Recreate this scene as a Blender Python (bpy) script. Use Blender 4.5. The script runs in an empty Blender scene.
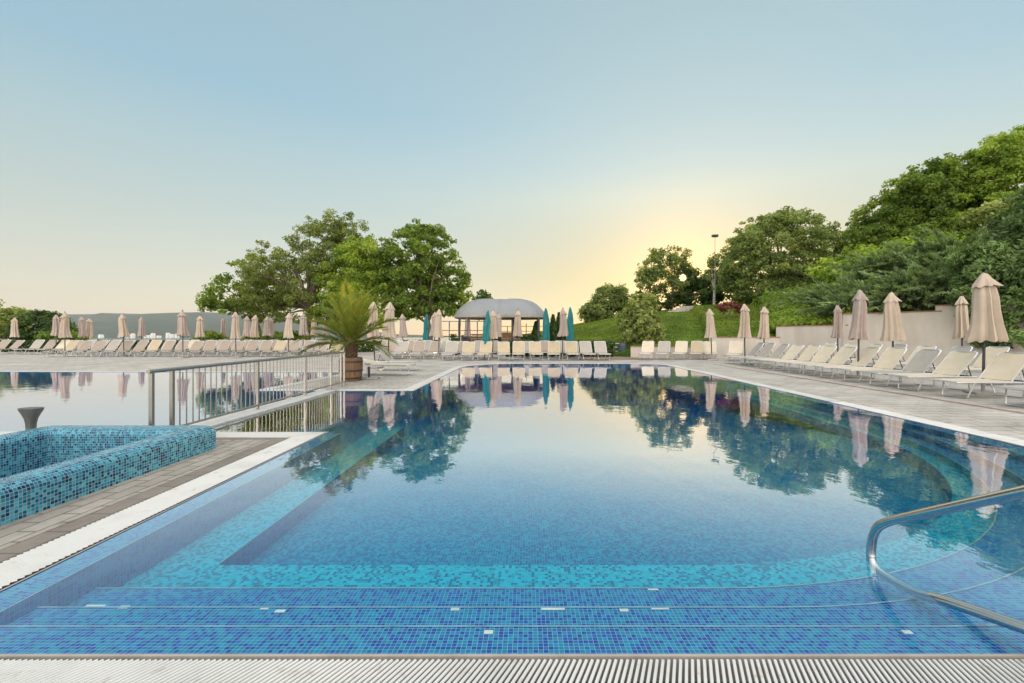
import bpy, bmesh, math, random
import numpy as np
from mathutils import Vector, Matrix
from mathutils.geometry import tessellate_polygon

S = bpy.context.scene
COL = S.collection
R = math.radians
random.seed(7)

# ------------------------------------------------------------------ camera
F = 440.0; PX = 528.0; PY = 335.0; CH = 1.3          # focal length and principal point in pixels, camera height
cam_d = bpy.data.cameras.new('camera')
cam = bpy.data.objects.new('camera', cam_d); COL.objects.link(cam)
cam.location = (0, 0, CH); cam.rotation_euler = (R(90), 0, 0)
cam_d.sensor_width = 36; cam_d.lens = F / 1024 * 36
cam_d.shift_x = -(PX - 512) / 1024; cam_d.shift_y = -(341.5 - PY) / 1024
cam_d.clip_start = 0.05; cam_d.clip_end = 30000
S.camera = cam

# ------------------------------------------------------------------ sky, sun, exposure
SUN_EL = R(7.0); SUN_AZ = R(19.4)                    # azimuth to the right of the view direction (+Y)
world = bpy.data.worlds.new('World'); S.world = world; world.use_nodes = True
wn = world.node_tree; wn.nodes.clear()
wo = wn.nodes.new('ShaderNodeOutputWorld'); wb = wn.nodes.new('ShaderNodeBackground')
sky = wn.nodes.new('ShaderNodeTexSky'); sky.sky_type = 'NISHITA'; sky.sun_disc = False
sky.sun_elevation = SUN_EL; sky.sun_rotation = SUN_AZ
sky.altitude = 50; sky.air_density = 1.0; sky.dust_density = 0.25; sky.ozone_density = 1.5
SKY_STRENGTH = 0.05
wb.inputs['Strength'].default_value = SKY_STRENGTH
wn.links.new(sky.outputs[0], wb.inputs['Color'])
sdir = Vector((math.sin(SUN_AZ) * math.cos(SUN_EL), math.cos(SUN_AZ) * math.cos(SUN_EL), math.sin(SUN_EL)))
# thin evening veil over the clear sky: its colour goes with the height above the horizon and with the angle to the sun; the out-of-view zenith is brightened as added fill light
wtc = wn.nodes.new('ShaderNodeTexCoord'); wsep = wn.nodes.new('ShaderNodeSeparateXYZ'); wn.links.new(wtc.outputs['Generated'], wsep.inputs[0])
def wmath(op, a, b_=None, c=None):
    n = wn.nodes.new('ShaderNodeMath'); n.operation = op
    for i, x in enumerate((a, b_, c)):
        if x is None: continue
        if isinstance(x, (int, float)): n.inputs[i].default_value = x
        else: wn.links.new(x, n.inputs[i])
    return n.outputs[0]
def wramp(fac, stops):
    n = wn.nodes.new('ShaderNodeValToRGB'); e = n.color_ramp.elements
    while len(e) < len(stops): e.new(0.5)
    for el, (p, c) in zip(e, stops): el.position = p; el.color = (*c, 1)
    wn.links.new(fac, n.inputs[0]); return n.outputs[0]
def wmix(fac, a, b_, blend='MIX'):
    n = wn.nodes.new('ShaderNodeMix'); n.data_type = 'RGBA'; n.blend_type = blend; n.clamp_factor = True
    for sock, x in ((n.inputs[0], fac), (n.inputs[6], a), (n.inputs[7], b_)):
        if isinstance(x, (int, float)): sock.default_value = x
        elif isinstance(x, tuple): sock.default_value = (*x, 1)
        else: wn.links.new(x, sock)
    return n.outputs[2]
wz = wmath('MAXIMUM', wsep.outputs[2], 0.0)
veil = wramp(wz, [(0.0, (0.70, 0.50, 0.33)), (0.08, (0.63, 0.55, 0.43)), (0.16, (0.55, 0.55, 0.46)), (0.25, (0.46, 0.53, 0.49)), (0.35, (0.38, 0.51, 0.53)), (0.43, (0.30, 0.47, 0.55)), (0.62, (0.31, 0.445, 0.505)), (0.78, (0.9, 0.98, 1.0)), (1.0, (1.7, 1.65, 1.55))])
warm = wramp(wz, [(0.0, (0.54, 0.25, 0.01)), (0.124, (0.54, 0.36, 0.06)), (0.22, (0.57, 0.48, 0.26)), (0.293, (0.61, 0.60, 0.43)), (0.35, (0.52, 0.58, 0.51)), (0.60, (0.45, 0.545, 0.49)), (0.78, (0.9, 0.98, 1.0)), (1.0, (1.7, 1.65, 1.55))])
wdot = wn.nodes.new('ShaderNodeVectorMath'); wdot.operation = 'DOT_PRODUCT'; wn.links.new(wtc.outputs['Generated'], wdot.inputs[0]); wdot.inputs[1].default_value = sdir
wang = wmath('ARCCOSINE', wmath('MINIMUM', wdot.outputs['Value'], 0.99999))
wq = wmath('DIVIDE', wang, R(28))
glow = wmath('EXPONENT', wmath('MULTIPLY', wmath('MULTIPLY', wq, wq), -1.0))
veil = wmix(glow, veil, warm)
corona = wmath('EXPONENT', wmath('MULTIPLY', wang, -1 / R(3.2)))
veil = wmix(wmath('MULTIPLY', corona, 0.8), veil, (2.0, 1.05, 0.16))
disc = wmath('LESS_THAN', wang, R(0.42))                        # the sun's own disc, low between the trees
veil = wmix(disc, veil, (1.7, 1.15, 0.42))
back = wmath('MULTIPLY', wmath('MAXIMUM', wmath('SUBTRACT', 0.0, wsep.outputs[1]), 0.0), 1.0)     # added fill: sky behind the camera brightened to light camera-facing sides
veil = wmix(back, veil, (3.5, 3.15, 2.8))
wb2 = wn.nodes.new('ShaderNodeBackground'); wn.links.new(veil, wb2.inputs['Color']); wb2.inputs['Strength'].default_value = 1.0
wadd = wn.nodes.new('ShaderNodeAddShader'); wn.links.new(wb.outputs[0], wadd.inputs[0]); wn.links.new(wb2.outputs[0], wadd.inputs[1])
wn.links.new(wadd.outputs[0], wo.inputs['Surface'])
sun_d = bpy.data.lights.new('sun', 'SUN'); sun_d.energy = 4.0; sun_d.angle = R(0.5); sun_d.color = (1.0, 0.72, 0.42)
sun_o = bpy.data.objects.new('sunlight', sun_d); COL.objects.link(sun_o)
sun_o.rotation_euler = sdir.to_track_quat('Z', 'Y').to_euler(); sun_o.location = (10, 30, 30)
S.view_settings.view_transform = 'Standard'; S.view_settings.look = 'None'
S.view_settings.gamma = 1; S.view_settings.use_curve_mapping = False
S.view_settings.exposure = 0.0
S.cycles.max_bounces = 8; S.cycles.transparent_max_bounces = 16
S.cycles.caustics_reflective = False; S.cycles.caustics_refractive = False

# ------------------------------------------------------------------ helpers
def gx(px, Y): return (px - PX) * Y / F
def gz(py, Y): return CH + (PY - py) * Y / F
def gY(py, z=0.0): return (CH - z) * F / (py - PY)

class MB:
    """collects faces for ONE mesh"""
    def __init__(s): s.v = []; s.f = []; s.uv = []; s.tint = []
    def face(s, pts, uv=None):
        n = len(s.v); s.v += [tuple(p) for p in pts]; s.f.append(tuple(range(n, n + len(pts)))); s.uv.append(uv)
    def mesh(s, verts, faces, uvs=None):
        n = len(s.v); s.v += [tuple(p) for p in verts]
        for i, f in enumerate(faces):
            s.f.append(tuple(a + n for a in f)); s.uv.append(uvs[i] if uvs else None)
    def box(s, x0, x1, y0, y1, z0, z1, bev=0.0):
        b = min(bev, (x1 - x0) / 2.01, (y1 - y0) / 2.01, (z1 - z0) / 2.01)
        if b <= 0:
            v = [(x, y, z) for z in (z0, z1) for y in (y0, y1) for x in (x0, x1)]
            s.mesh(v, [(0, 2, 3, 1), (4, 5, 7, 6), (0, 1, 5, 4), (2, 6, 7, 3), (0, 4, 6, 2), (1, 3, 7, 5)]); return
        bm = bmesh.new(); bmesh.ops.create_cube(bm, size=1)
        for v in bm.verts: v.co = ((x0 + x1) / 2 + v.co.x * (x1 - x0), (y0 + y1) / 2 + v.co.y * (y1 - y0), (z0 + z1) / 2 + v.co.z * (z1 - z0))
        bmesh.ops.bevel(bm, geom=bm.edges[:], offset=b, segments=2, affect='EDGES', profile=0.5)
        s.bm(bm)
    def bm(s, bm, M=None):
        bm.verts.ensure_lookup_table(); bm.verts.index_update()
        s.mesh([(M @ v.co) if M else v.co.copy() for v in bm.verts], [tuple(v.index for v in f.verts) for f in bm.faces]); bm.free()
    def tube(s, path, r, seg=8, caps=True):
        P = [Vector(p) for p in path]; rs = r if isinstance(r, (list, tuple)) else [r] * len(P)
        rings = []; up = None
        for i, p in enumerate(P):
            d = (P[min(i + 1, len(P) - 1)] - P[max(i - 1, 0)]).normalized()
            if up is None:
                up = Vector((0, 0, 1)) if abs(d.z) < 0.9 else Vector((1, 0, 0))
            a = d.cross(up)
            if a.length < 1e-5: a = d.orthogonal()
            a.normalize(); b = a.cross(d).normalized(); up = b
            rings.append([p + (a * math.cos(2 * math.pi * k / seg) + b * math.sin(2 * math.pi * k / seg)) * rs[i] for k in range(seg)])
        v = [q for ring in rings for q in ring]; f = []
        for i in range(len(P) - 1):
            for k in range(seg):
                k2 = (k + 1) % seg
                f.append((i * seg + k, (i + 1) * seg + k, (i + 1) * seg + k2, i * seg + k2))
        if caps:
            f.append(tuple(range(seg))); f.append(tuple((len(P) - 1) * seg + k for k in reversed(range(seg))))
        s.mesh(v, f)
    def lathe(s, prof, seg=24, c=(0, 0, 0), squash=(1, 1)):
        v = []; f = []
        for (r, z) in prof:
            for k in range(seg):
                a = 2 * math.pi * k / seg
                v.append((c[0] + r * math.cos(a) * squash[0], c[1] + r * math.sin(a) * squash[1], c[2] + z))
        n = len(prof)
        for i in range(n - 1):
            for k in range(seg):
                k2 = (k + 1) % seg
                f.append((i * seg + k, i * seg + k2, (i + 1) * seg + k2, (i + 1) * seg + k))
        f.append(tuple(reversed(range(seg)))); f.append(tuple((n - 1) * seg + k for k in range(seg)))
        s.mesh(v, f)
    def build(s, name, mat, parent=None, smooth=False, boxuv=True):
        me = bpy.data.meshes.new(name); me.from_pydata(s.v, [], s.f); me.update()
        if boxuv:
            uvl = me.uv_layers.new(name='UVMap'); co = s.v
            for p, uv in zip(me.polygons, s.uv):
                n = p.normal; ax = max(range(3), key=lambda i: abs(n[i]) + (0.05 if i == 2 else 0))
                for j, li in enumerate(p.loop_indices):
                    if uv: uvl.data[li].uv = uv[j]; continue
                    c = co[me.loops[li].vertex_index]
                    uvl.data[li].uv = (c[1], c[2]) if ax == 0 else (c[0], c[2]) if ax == 1 else (c[0], c[1])
        if smooth:
            me.polygons.foreach_set('use_smooth', [True] * len(me.polygons))
            try: me.set_sharp_from_angle(angle=R(40))
            except Exception: pass
        if mat: me.materials.append(mat)
        o = bpy.data.objects.new(name, me); COL.objects.link(o)
        if parent: o.parent = parent
        return o

def tag(o, label=None, cat=None, group=None, kind=None):
    if label: o['label'] = label
    if cat: o['category'] = cat
    if group: o['group'] = group
    if kind: o['kind'] = kind
    return o
def struct(o): o['kind'] = 'structure'; return o
def empty(name, loc, rz=0.0, label=None, cat=None, group=None):
    o = bpy.data.objects.new(name, None); COL.objects.link(o); o.location = loc; o.rotation_euler = (0, 0, rz)
    o.empty_display_size = 0.2
    return tag(o, label, cat, group)
def copy_tree(o, parent=None):
    c = o.copy(); COL.objects.link(c)
    if parent: c.parent = parent
    for ch in list(o.children): copy_tree(ch, c)
    return c
ORD = ['first', 'second', 'third', 'fourth', 'fifth', 'sixth', 'seventh', 'eighth', 'ninth', 'tenth', 'eleventh', 'twelfth', 'thirteenth',
       'fourteenth', 'fifteenth', 'sixteenth', 'seventeenth', 'eighteenth', 'nineteenth', 'twentieth', 'twenty-first', 'twenty-second',
       'twenty-third', 'twenty-fourth', 'twenty-fifth', 'twenty-sixth', 'twenty-seventh', 'twenty-eighth', 'twenty-ninth', 'thirtieth']

# ------------------------------------------------------------------ materials
def nt(name):
    m = bpy.data.materials.new(name); m.use_nodes = True
    t = m.node_tree; b = t.nodes['Principled BSDF']
    return m, t, b
def node(t, typ, **kw):
    n = t.nodes.new(typ)
    for k, v in kw.items(): setattr(n, k, v)
    return n
def math_n(t, op, a, b=None):
    n = node(t, 'ShaderNodeMath', operation=op)
    for i, x in enumerate((a, b)):
        if x is None: continue
        if isinstance(x, (int, float)): n.inputs[i].default_value = x
        else: t.links.new(x, n.inputs[i])
    return n.outputs[0]
def ramp(t, fac, stops, interp='LINEAR'):
    n = node(t, 'ShaderNodeValToRGB'); n.color_ramp.interpolation = interp
    e = n.color_ramp.elements
    while len(e) < len(stops): e.new(0.5)
    for el, (p, c) in zip(e, stops): el.position = p; el.color = (*c, 1)
    t.links.new(fac, n.inputs[0]); return n.outputs[0]
def mixc(t, fac, a, b, blend='MIX'):
    n = node(t, 'ShaderNodeMix', data_type='RGBA', blend_type=blend)
    for sock, x in ((n.inputs[0], fac), (n.inputs[6], a), (n.inputs[7], b)):
        if isinstance(x, (int, float)): sock.default_value = x
        elif isinstance(x, tuple): sock.default_value = (*x, 1)
        else: t.links.new(x, sock)
    return n.outputs[2]
def noise(t, vec, scale, detail=4, rough=0.55):
    n = node(t, 'ShaderNodeTexNoise'); n.inputs['Scale'].default_value = scale; n.inputs['Detail'].default_value = detail
    n.inputs['Roughness'].default_value = rough
    if vec is not None: t.links.new(vec, n.inputs['Vector'])
    return n.outputs['Fac']
def bump(t, b, h, strength=0.3, dist=0.01):
    n = node(t, 'ShaderNodeBump'); n.inputs['Strength'].default_value = strength; n.inputs['Distance'].default_value = dist
    t.links.new(h, n.inputs['Height']); t.links.new(n.outputs[0], b.inputs['Normal'])
def coord(t, which='Object'):
    return node(t, 'ShaderNodeTexCoord').outputs[which]
def geo_pos(t): return node(t, 'ShaderNodeNewGeometry').outputs['Position']

def simple(name, c, rough=0.6, metal=0.0, var=0.12, vscale=6.0, bumps=0.0, spec=0.5, bscale=60):
    m, t, b = nt(name)
    v = coord(t)
    n = noise(t, v, vscale)
    dark = tuple(x * (1 - var) for x in c); light = tuple(min(1, x * (1 + var)) for x in c)
    t.links.new(ramp(t, n, [(0.3, dark), (0.7, light)]), b.inputs['Base Color'])
    b.inputs['Roughness'].default_value = rough; b.inputs['Metallic'].default_value = metal
    b.inputs['Specular IOR Level'].default_value = spec
    if bumps: bump(t, b, noise(t, v, bscale), bumps)
    return m

def dirty_mat(name, c):
    """pale plastic or stone with worn, stained patches"""
    m, t, b = nt(name); v = geo_pos(t)
    n1 = noise(t, v, 1.7, 6, .65); n2 = noise(t, v, 11, 5, .6)
    base = ramp(t, n1, [(0.28, tuple(x * .80 for x in c)), (0.5, c), (0.75, tuple(x * 1.06 for x in c))])
    st_ = ramp(t, n2, [(0.27, (.66, .60, .50)), (0.40, (1, 1, 1))])
    t.links.new(mixc(t, 1.0, base, st_, 'MULTIPLY'), b.inputs['Base Color']); b.inputs['Roughness'].default_value = .55
    bump(t, b, n2, .15, .004)
    return m

def tile_mat(name, cols, grout, pitch=0.0215, rough=0.25, gw=0.055):
    """square glass mosaic; cols = [(share, colour)...]; UVs are metres"""
    m, t, b = nt(name)
    sep = node(t, 'ShaderNodeSeparateXYZ'); t.links.new(node(t, 'ShaderNodeUVMap').outputs[0], sep.inputs[0])
    u = math_n(t, 'DIVIDE', sep.outputs[0], pitch); v = math_n(t, 'DIVIDE', sep.outputs[1], pitch)
    cmb = node(t, 'ShaderNodeCombineXYZ')
    t.links.new(math_n(t, 'FLOOR', u), cmb.inputs[0]); t.links.new(math_n(t, 'FLOOR', v), cmb.inputs[1])
    wn_ = node(t, 'ShaderNodeTexWhiteNoise', noise_dimensions='2D'); t.links.new(cmb.outputs[0], wn_.inputs['Vector'])
    cl = noise(t, cmb.outputs[0], 0.12, 2)
    f = math_n(t, 'ADD', math_n(t, 'MULTIPLY', wn_.outputs['Value'], 0.8), math_n(t, 'MULTIPLY', cl, 0.2))
    stops = []; p = 0.0
    for sh, c in cols: stops.append((p, c)); p += sh
    base = ramp(t, f, stops, 'CONSTANT')
    w2 = node(t, 'ShaderNodeTexWhiteNoise', noise_dimensions='3D'); t.links.new(cmb.outputs[0], w2.inputs['Vector'])
    br = ramp(t, w2.outputs['Value'], [(0, (0.82, 0.82, 0.82)), (1, (1.12, 1.12, 1.12))])
    base = mixc(t, 1.0, base, br, 'MULTIPLY')
    fu = math_n(t, 'FRACT', u); fv = math_n(t, 'FRACT', v)
    eu = math_n(t, 'MINIMUM', fu, math_n(t, 'SUBTRACT', 1.0, fu)); ev = math_n(t, 'MINIMUM', fv, math_n(t, 'SUBTRACT', 1.0, fv))
    e = math_n(t, 'LESS_THAN', math_n(t, 'MINIMUM', eu, ev), gw)
    t.links.new(mixc(t, e, base, grout), b.inputs['Base Color'])
    b.inputs['Roughness'].default_value = rough; b.inputs['Specular IOR Level'].default_value = 0.12
    return m

def brick_mat(name, c1, c2, mortar, bw, bh, rot=0.0, ms=0.006, rough=0.8, stain=(0.66, 1.10), off=0.5):
    m, t, b = nt(name)
    mp = node(t, 'ShaderNodeMapping'); mp.inputs['Rotation'].default_value = (0, 0, rot)
    t.links.new(geo_pos(t), mp.inputs[0])
    br = node(t, 'ShaderNodeTexBrick'); br.offset = off
    t.links.new(mp.outputs[0], br.inputs['Vector'])
    br.inputs['Color1'].default_value = (*c1, 1); br.inputs['Color2'].default_value = (*c2, 1); br.inputs['Mortar'].default_value = (*mortar, 1)
    br.inputs['Scale'].default_value = 1; br.inputs['Mortar Size'].default_value = ms; br.inputs['Brick Width'].default_value = bw
    br.inputs['Row Height'].default_value = bh; br.inputs['Bias'].default_value = -0.1; br.inputs['Mortar Smooth'].default_value = 0.2
    n = noise(t, geo_pos(t), 0.9, 6, 0.65); n2 = noise(t, geo_pos(t), 14, 3)
    st = ramp(t, n, [(0.3, (stain[0],) * 3), (0.7, (stain[1],) * 3)]); st2 = ramp(t, n2, [(0.25, (0.86,) * 3), (0.75, (1.08,) * 3)])
    n3 = noise(t, geo_pos(t), 2.3, 8, 0.7); st3 = ramp(t, n3, [(0.30, (.62, .58, .54)), (0.42, (1, 1, 1)), (0.66, (1, 1, 1)), (0.74, (1.12, 1.12, 1.12))])
    c = mixc(t, 1.0, mixc(t, 1.0, mixc(t, 1.0, br.outputs['Color'], st, 'MULTIPLY'), st2, 'MULTIPLY'), st3, 'MULTIPLY')
    t.links.new(c, b.inputs['Base Color']); b.inputs['Roughness'].default_value = rough
    inv = math_n(t, 'SUBTRACT', 1.0, br.outputs['Fac'])
    bump(t, b, math_n(t, 'ADD', inv, math_n(t, 'MULTIPLY', n2, 0.3)), 0.4, 0.004)
    return m

def leaf_mat(name, dark, light, trans=0.45, tcol=None, rough=0.55):
    m, t, b = nt(name)
    at = node(t, 'ShaderNodeAttribute'); at.attribute_name = 'tint'
    col = ramp(t, at.outputs['Fac'], [(0.0, dark), (0.55, tuple((a + b_) / 2 for a, b_ in zip(dark, light))), (1.0, light)])
    t.links.new(col, b.inputs['Base Color']); b.inputs['Roughness'].default_value = rough
    b.inputs['Specular IOR Level'].default_value = 0.25
    tr = node(t, 'ShaderNodeBsdfTranslucent')
    if tcol: tc = mixc(t, 0.6, col, tcol)
    else: tc = mixc(t, 1.0, col, (1.6, 1.5, 0.7), 'MULTIPLY')
    t.links.new(tc, tr.inputs['Color'])
    mx = node(t, 'ShaderNodeMixShader'); mx.inputs[0].default_value = trans
    t.links.new(b.outputs[0], mx.inputs[1]); t.links.new(tr.outputs[0], mx.inputs[2])
    t.links.new(mx.outputs[0], t.nodes['Material Output'].inputs['Surface'])
    return m

def water_mat(name, tint, s1, s2, st):
    m, t, b = nt(name); t.nodes.remove(b)
    v = geo_pos(t)
    mp = node(t, 'ShaderNodeMapping'); mp.inputs['Scale'].default_value = (1, 0.7, 1); t.links.new(v, mp.inputs[0])
    n = math_n(t, 'ADD', math_n(t, 'MULTIPLY', noise(t, mp.outputs[0], s1, 2), 1.0), math_n(t, 'MULTIPLY', noise(t, mp.outputs[0], s2, 2), 0.22))
    bp = node(t, 'ShaderNodeBump'); bp.inputs['Strength'].default_value = st; bp.inputs['Distance'].default_value = 0.02
    t.links.new(n, bp.inputs['Height'])
    fr = node(t, 'ShaderNodeFresnel'); fr.inputs['IOR'].default_value = 1.33; t.links.new(bp.outputs[0], fr.inputs['Normal'])
    tr = node(t, 'ShaderNodeBsdfTransparent'); tr.inputs['Color'].default_value = (*tint, 1)
    gl = node(t, 'ShaderNodeBsdfGlossy'); gl.inputs['Roughness'].default_value = 0.0; gl.inputs['Color'].default_value = (1, 1, 1, 1)
    t.links.new(bp.outputs[0], gl.inputs['Normal'])
    rf = ramp(t, fr.outputs[0], [(0.0, (0.03,) * 3), (0.035, (0.045,) * 3), (0.055, (0.065,) * 3), (0.08, (0.125,) * 3), (0.13, (0.35,) * 3), (0.22, (0.72,) * 3), (0.41, (0.80,) * 3), (1.0, (1.0,) * 3)])
    clear = math_n(t, 'SUBTRACT', 1.0, math_n(t, 'MULTIPLY', rf, 0.7))
    t.links.new(mixc(t, 1.0, tint, clear, 'MULTIPLY'), tr.inputs['Color']); t.links.new(rf, gl.inputs['Color'])
    ad = node(t, 'ShaderNodeAddShader'); t.links.new(tr.outputs[0], ad.inputs[0]); t.links.new(gl.outputs[0], ad.inputs[1])
    t.links.new(ad.outputs[0], t.nodes['Material Output'].inputs['Surface'])
    va = node(t, 'ShaderNodeVolumeAbsorption'); va.inputs['Color'].default_value = (0.0, 0.74, 0.90, 1); va.inputs['Density'].default_value = 0.6
    t.links.new(va.outputs[0], t.nodes['Material Output'].inputs['Volume'])
    return m

M = {}
M['step_tile'] = tile_mat('step_tile', [(0.30, (0.004, 0.075, 0.40)), (0.22, (0.003, 0.16, 0.44)), (0.48, (0.002, 0.27, 0.47))], (0.26, 0.46, 0.60))
M['turq_tile'] = tile_mat('turq_tile', [(0.30, (0.006, 0.18, 0.34)), (0.12, (0.006, 0.32, 0.46)), (0.58, (0.004, 0.50, 0.64))], (0.06, 0.46, 0.60), gw=0.05)
M['floor_tile'] = tile_mat('floor_tile', [(0.32, (0.02, 0.12, 0.32)), (0.2, (0.012, 0.19, 0.38)), (0.48, (0.004, 0.315, 0.47))], (0.08, 0.40, 0.53))
M['wall_tile'] = tile_mat('wall_tile', [(0.3, (0.004, 0.09, 0.40)), (0.2, (0.004, 0.15, 0.46)), (0.5, (0.004, 0.19, 0.50))], (0.06, 0.28, 0.55))
M['tub_tile'] = tile_mat('tub_tile', [(0.20, (0.012, 0.035, 0.095)), (0.22, (0.013, 0.095, 0.18)), (0.28, (0.025, 0.20, 0.31)), (0.30, (0.07, 0.32, 0.43))], (0.26, 0.37, 0.42), pitch=0.026, gw=0.065)
M['nosing'] = simple('nosing', (0.26, 0.42, 0.54), 0.4, var=.3, vscale=9)
M['chip'] = simple('chip', (0.8, 0.82, 0.8), 0.4)
M['water'] = water_mat('water', (0.93, 0.98, 1.0), 2.2, 9.0, 0.17)
M['water2'] = water_mat('water2', (0.93, 0.98, 1.0), 2.6, 8.0, 0.12)
M['deck'] = brick_mat('deck', (0.50, 0.47, 0.43), (0.43, 0.405, 0.37), (0.24, 0.22, 0.195), 0.5, 0.25, ms=0.012)
M['island'] = brick_mat('island', (0.40, 0.37, 0.33), (0.32, 0.295, 0.26), (0.17, 0.15, 0.13), 0.29, 0.135, rot=R(90), ms=0.008)
M['dark_paver'] = brick_mat('dark_paver', (0.25, 0.22, 0.19), (0.22, 0.19, 0.16), (0.14, 0.12, 0.10), 0.29, 0.5, rot=R(90), ms=0.008)
M['red_paver'] = brick_mat('red_paver', (0.30, 0.20, 0.15), (0.26, 0.17, 0.13), (0.2, 0.15, 0.12), 0.2, 0.1)
M['coping'] = dirty_mat('coping', (0.56, 0.55, 0.525))
M['grate'] = dirty_mat('grate', (0.58, 0.585, 0.575))
M['channel'] = simple('channel', (0.07, 0.065, 0.06), 0.8, var=0.4, vscale=10)
M['steel'] = simple('steel', (0.56, 0.56, 0.56), 0.15, 1.0, 0.06, 3)
M['rail_steel'] = simple('rail_steel', (0.36, 0.34, 0.315), 0.38, 1.0, 0.1, 5)
M['dark_steel'] = simple('dark_steel', (0.16, 0.17, 0.17), 0.45, 0.8, 0.2, 6)
M['alu'] = simple('alu', (0.66, 0.67, 0.68), 0.35, 0.9, 0.06, 4)
M['cream'] = simple('cream', (0.56, 0.495, 0.385), 0.75, var=0.06, vscale=5, bumps=0.1)
M['golden'] = simple('golden', (0.44, 0.365, 0.25), 0.75, var=0.08, vscale=5, bumps=0.1)
M['pale'] = simple('pale', (0.360, 0.333, 0.297), 0.75, var=0.06, vscale=5, bumps=0.1)
M['sand'] = simple('sand', (0.324, 0.270, 0.221), 0.75, var=0.06, vscale=5, bumps=0.1)
M['corner'] = simple('corner', (0.62, 0.70, 0.78), 0.4)
M['dark_plastic'] = simple('dark_plastic', (0.05, 0.055, 0.065), 0.5)
M['beige'] = simple('beige', (0.455, 0.375, 0.30), 0.85, var=0.08, vscale=4, bumps=0.25, bscale=18)
M['beige_pink'] = simple('beige_pink', (0.369, 0.302, 0.270), 0.85, var=0.08, vscale=4, bumps=0.25, bscale=18)
M['teal'] = simple('teal', (0.010, 0.155, 0.165), 0.8, var=0.2, vscale=4, bumps=0.25, bscale=18)
M['pole'] = simple('pole', (0.035, 0.033, 0.035), 0.45)
M['concrete'] = simple('concrete', (0.34, 0.32, 0.30), 0.85, var=0.15, bumps=0.2)
M['plaster'] = simple('plaster', (0.52, 0.48, 0.45), 0.85, var=0.10, vscale=0.8, bumps=0.15, bscale=25)
def plaster_mat():
    m, t, b = nt('plaster'); v = geo_pos(t)
    mp = node(t, 'ShaderNodeMapping'); mp.inputs['Scale'].default_value = (1.1, 1.1, .22); t.links.new(v, mp.inputs[0])
    n1 = noise(t, v, .7, 5, .6); n2 = noise(t, mp.outputs[0], 1.6, 5, .65)
    c = ramp(t, n1, [(0.3, (.53, .485, .43)), (0.7, (.62, .575, .515))]); st_ = ramp(t, n2, [(0.30, (.86, .84, .82)), (0.6, (1, 1, 1))])
    t.links.new(mixc(t, 1.0, c, st_, 'MULTIPLY'), b.inputs['Base Color']); b.inputs['Roughness'].default_value = .9
    bump(t, b, noise(t, v, 25), .25, .01); return m
M['plaster'] = plaster_mat()
M['wall_cap'] = simple('wall_cap', (0.30, 0.17, 0.11), 0.8, var=0.2)
M['bark'] = simple('bark', (0.16, 0.12, 0.09), 0.9, var=0.35, vscale=4, bumps=0.6, bscale=12)
M['pale_bark'] = simple('pale_bark', (0.42, 0.38, 0.33), 0.85, var=0.35, vscale=3, bumps=0.4, bscale=12)
M['palm_bark'] = simple('palm_bark', (0.12, 0.075, 0.045), 0.95, var=0.5, vscale=12, bumps=0.9, bscale=30)
M['oak'] = None
M['roof'] = simple('roof', (0.215, 0.23, 0.245), 0.6, var=0.08, vscale=0.7)
M['roof_trim'] = simple('roof_trim', (0.27, 0.265, 0.255), 0.6)
M['timber'] = simple('timber', (0.35, 0.21, 0.11), 0.6, var=0.2)
M['dark_metal'] = simple('dark_metal', (0.04, 0.04, 0.045), 0.5, 0.3)
M['bin_blue'] = simple('bin_blue', (0.07, 0.12, 0.20), 0.5)
M['stone'] = simple('stone', (0.33, 0.31, 0.28), 0.9, var=0.3, vscale=2, bumps=0.6, bscale=8)
M['white_wall'] = simple('white_wall', (0.75, 0.73, 0.70), 0.8)
M['lf_green'] = leaf_mat('lf_green', (0.061, 0.116, 0.023), (0.256, 0.356, 0.055))
M['lf_lime'] = leaf_mat('lf_lime', (0.103, 0.187, 0.026), (0.409, 0.524, 0.081))
M['lf_feather'] = leaf_mat('lf_feather', (0.071, 0.116, 0.032), (0.267, 0.317, 0.089))
M['lf_dark'] = leaf_mat('lf_dark', (0.029, 0.059, 0.018), (0.098, 0.163, 0.039), 0.3)
M['lf_olive'] = leaf_mat('lf_olive', (0.081, 0.121, 0.034), (0.322, 0.402, 0.127), 0.45)
M['lf_yellow'] = leaf_mat('lf_yellow', (0.13, 0.18, 0.04), (0.42, 0.48, 0.17), 0.4)
M['lf_juniper'] = leaf_mat('lf_juniper', (0.045, 0.090, 0.042), (0.33, 0.44, 0.22), 0.3)
M['lf_red'] = leaf_mat('lf_red', (0.102, 0.029, 0.026), (0.233, 0.074, 0.059), 0.3, (0.3, 0.08, 0.05))
M['lf_palm'] = leaf_mat('lf_palm', (0.05, 0.085, 0.014), (0.30, 0.32, 0.05), 0.4)
M['lf_yew'] = leaf_mat('lf_yew', (0.052, 0.098, 0.034), (0.230, 0.345, 0.115), 0.3)
M['grass'] = leaf_mat('grass', (0.08, 0.13, 0.014), (0.25, 0.32, 0.045), 0.4)
M['soil'] = None
def oak_mat():
    m, t, b = nt('oak_staves')
    mp = node(t, 'ShaderNodeMapping'); mp.inputs['Scale'].default_value = (12, 12, 1.2); t.links.new(coord(t), mp.inputs[0])
    n = noise(t, mp.outputs[0], 2.0, 6, 0.6)
    t.links.new(ramp(t, n, [(0.3, (0.09, 0.045, 0.021)), (0.7, (0.24, 0.135, 0.065))]), b.inputs['Base Color']); b.inputs['Roughness'].default_value = 0.7
    return m
M['oak'] = oak_mat()
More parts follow.
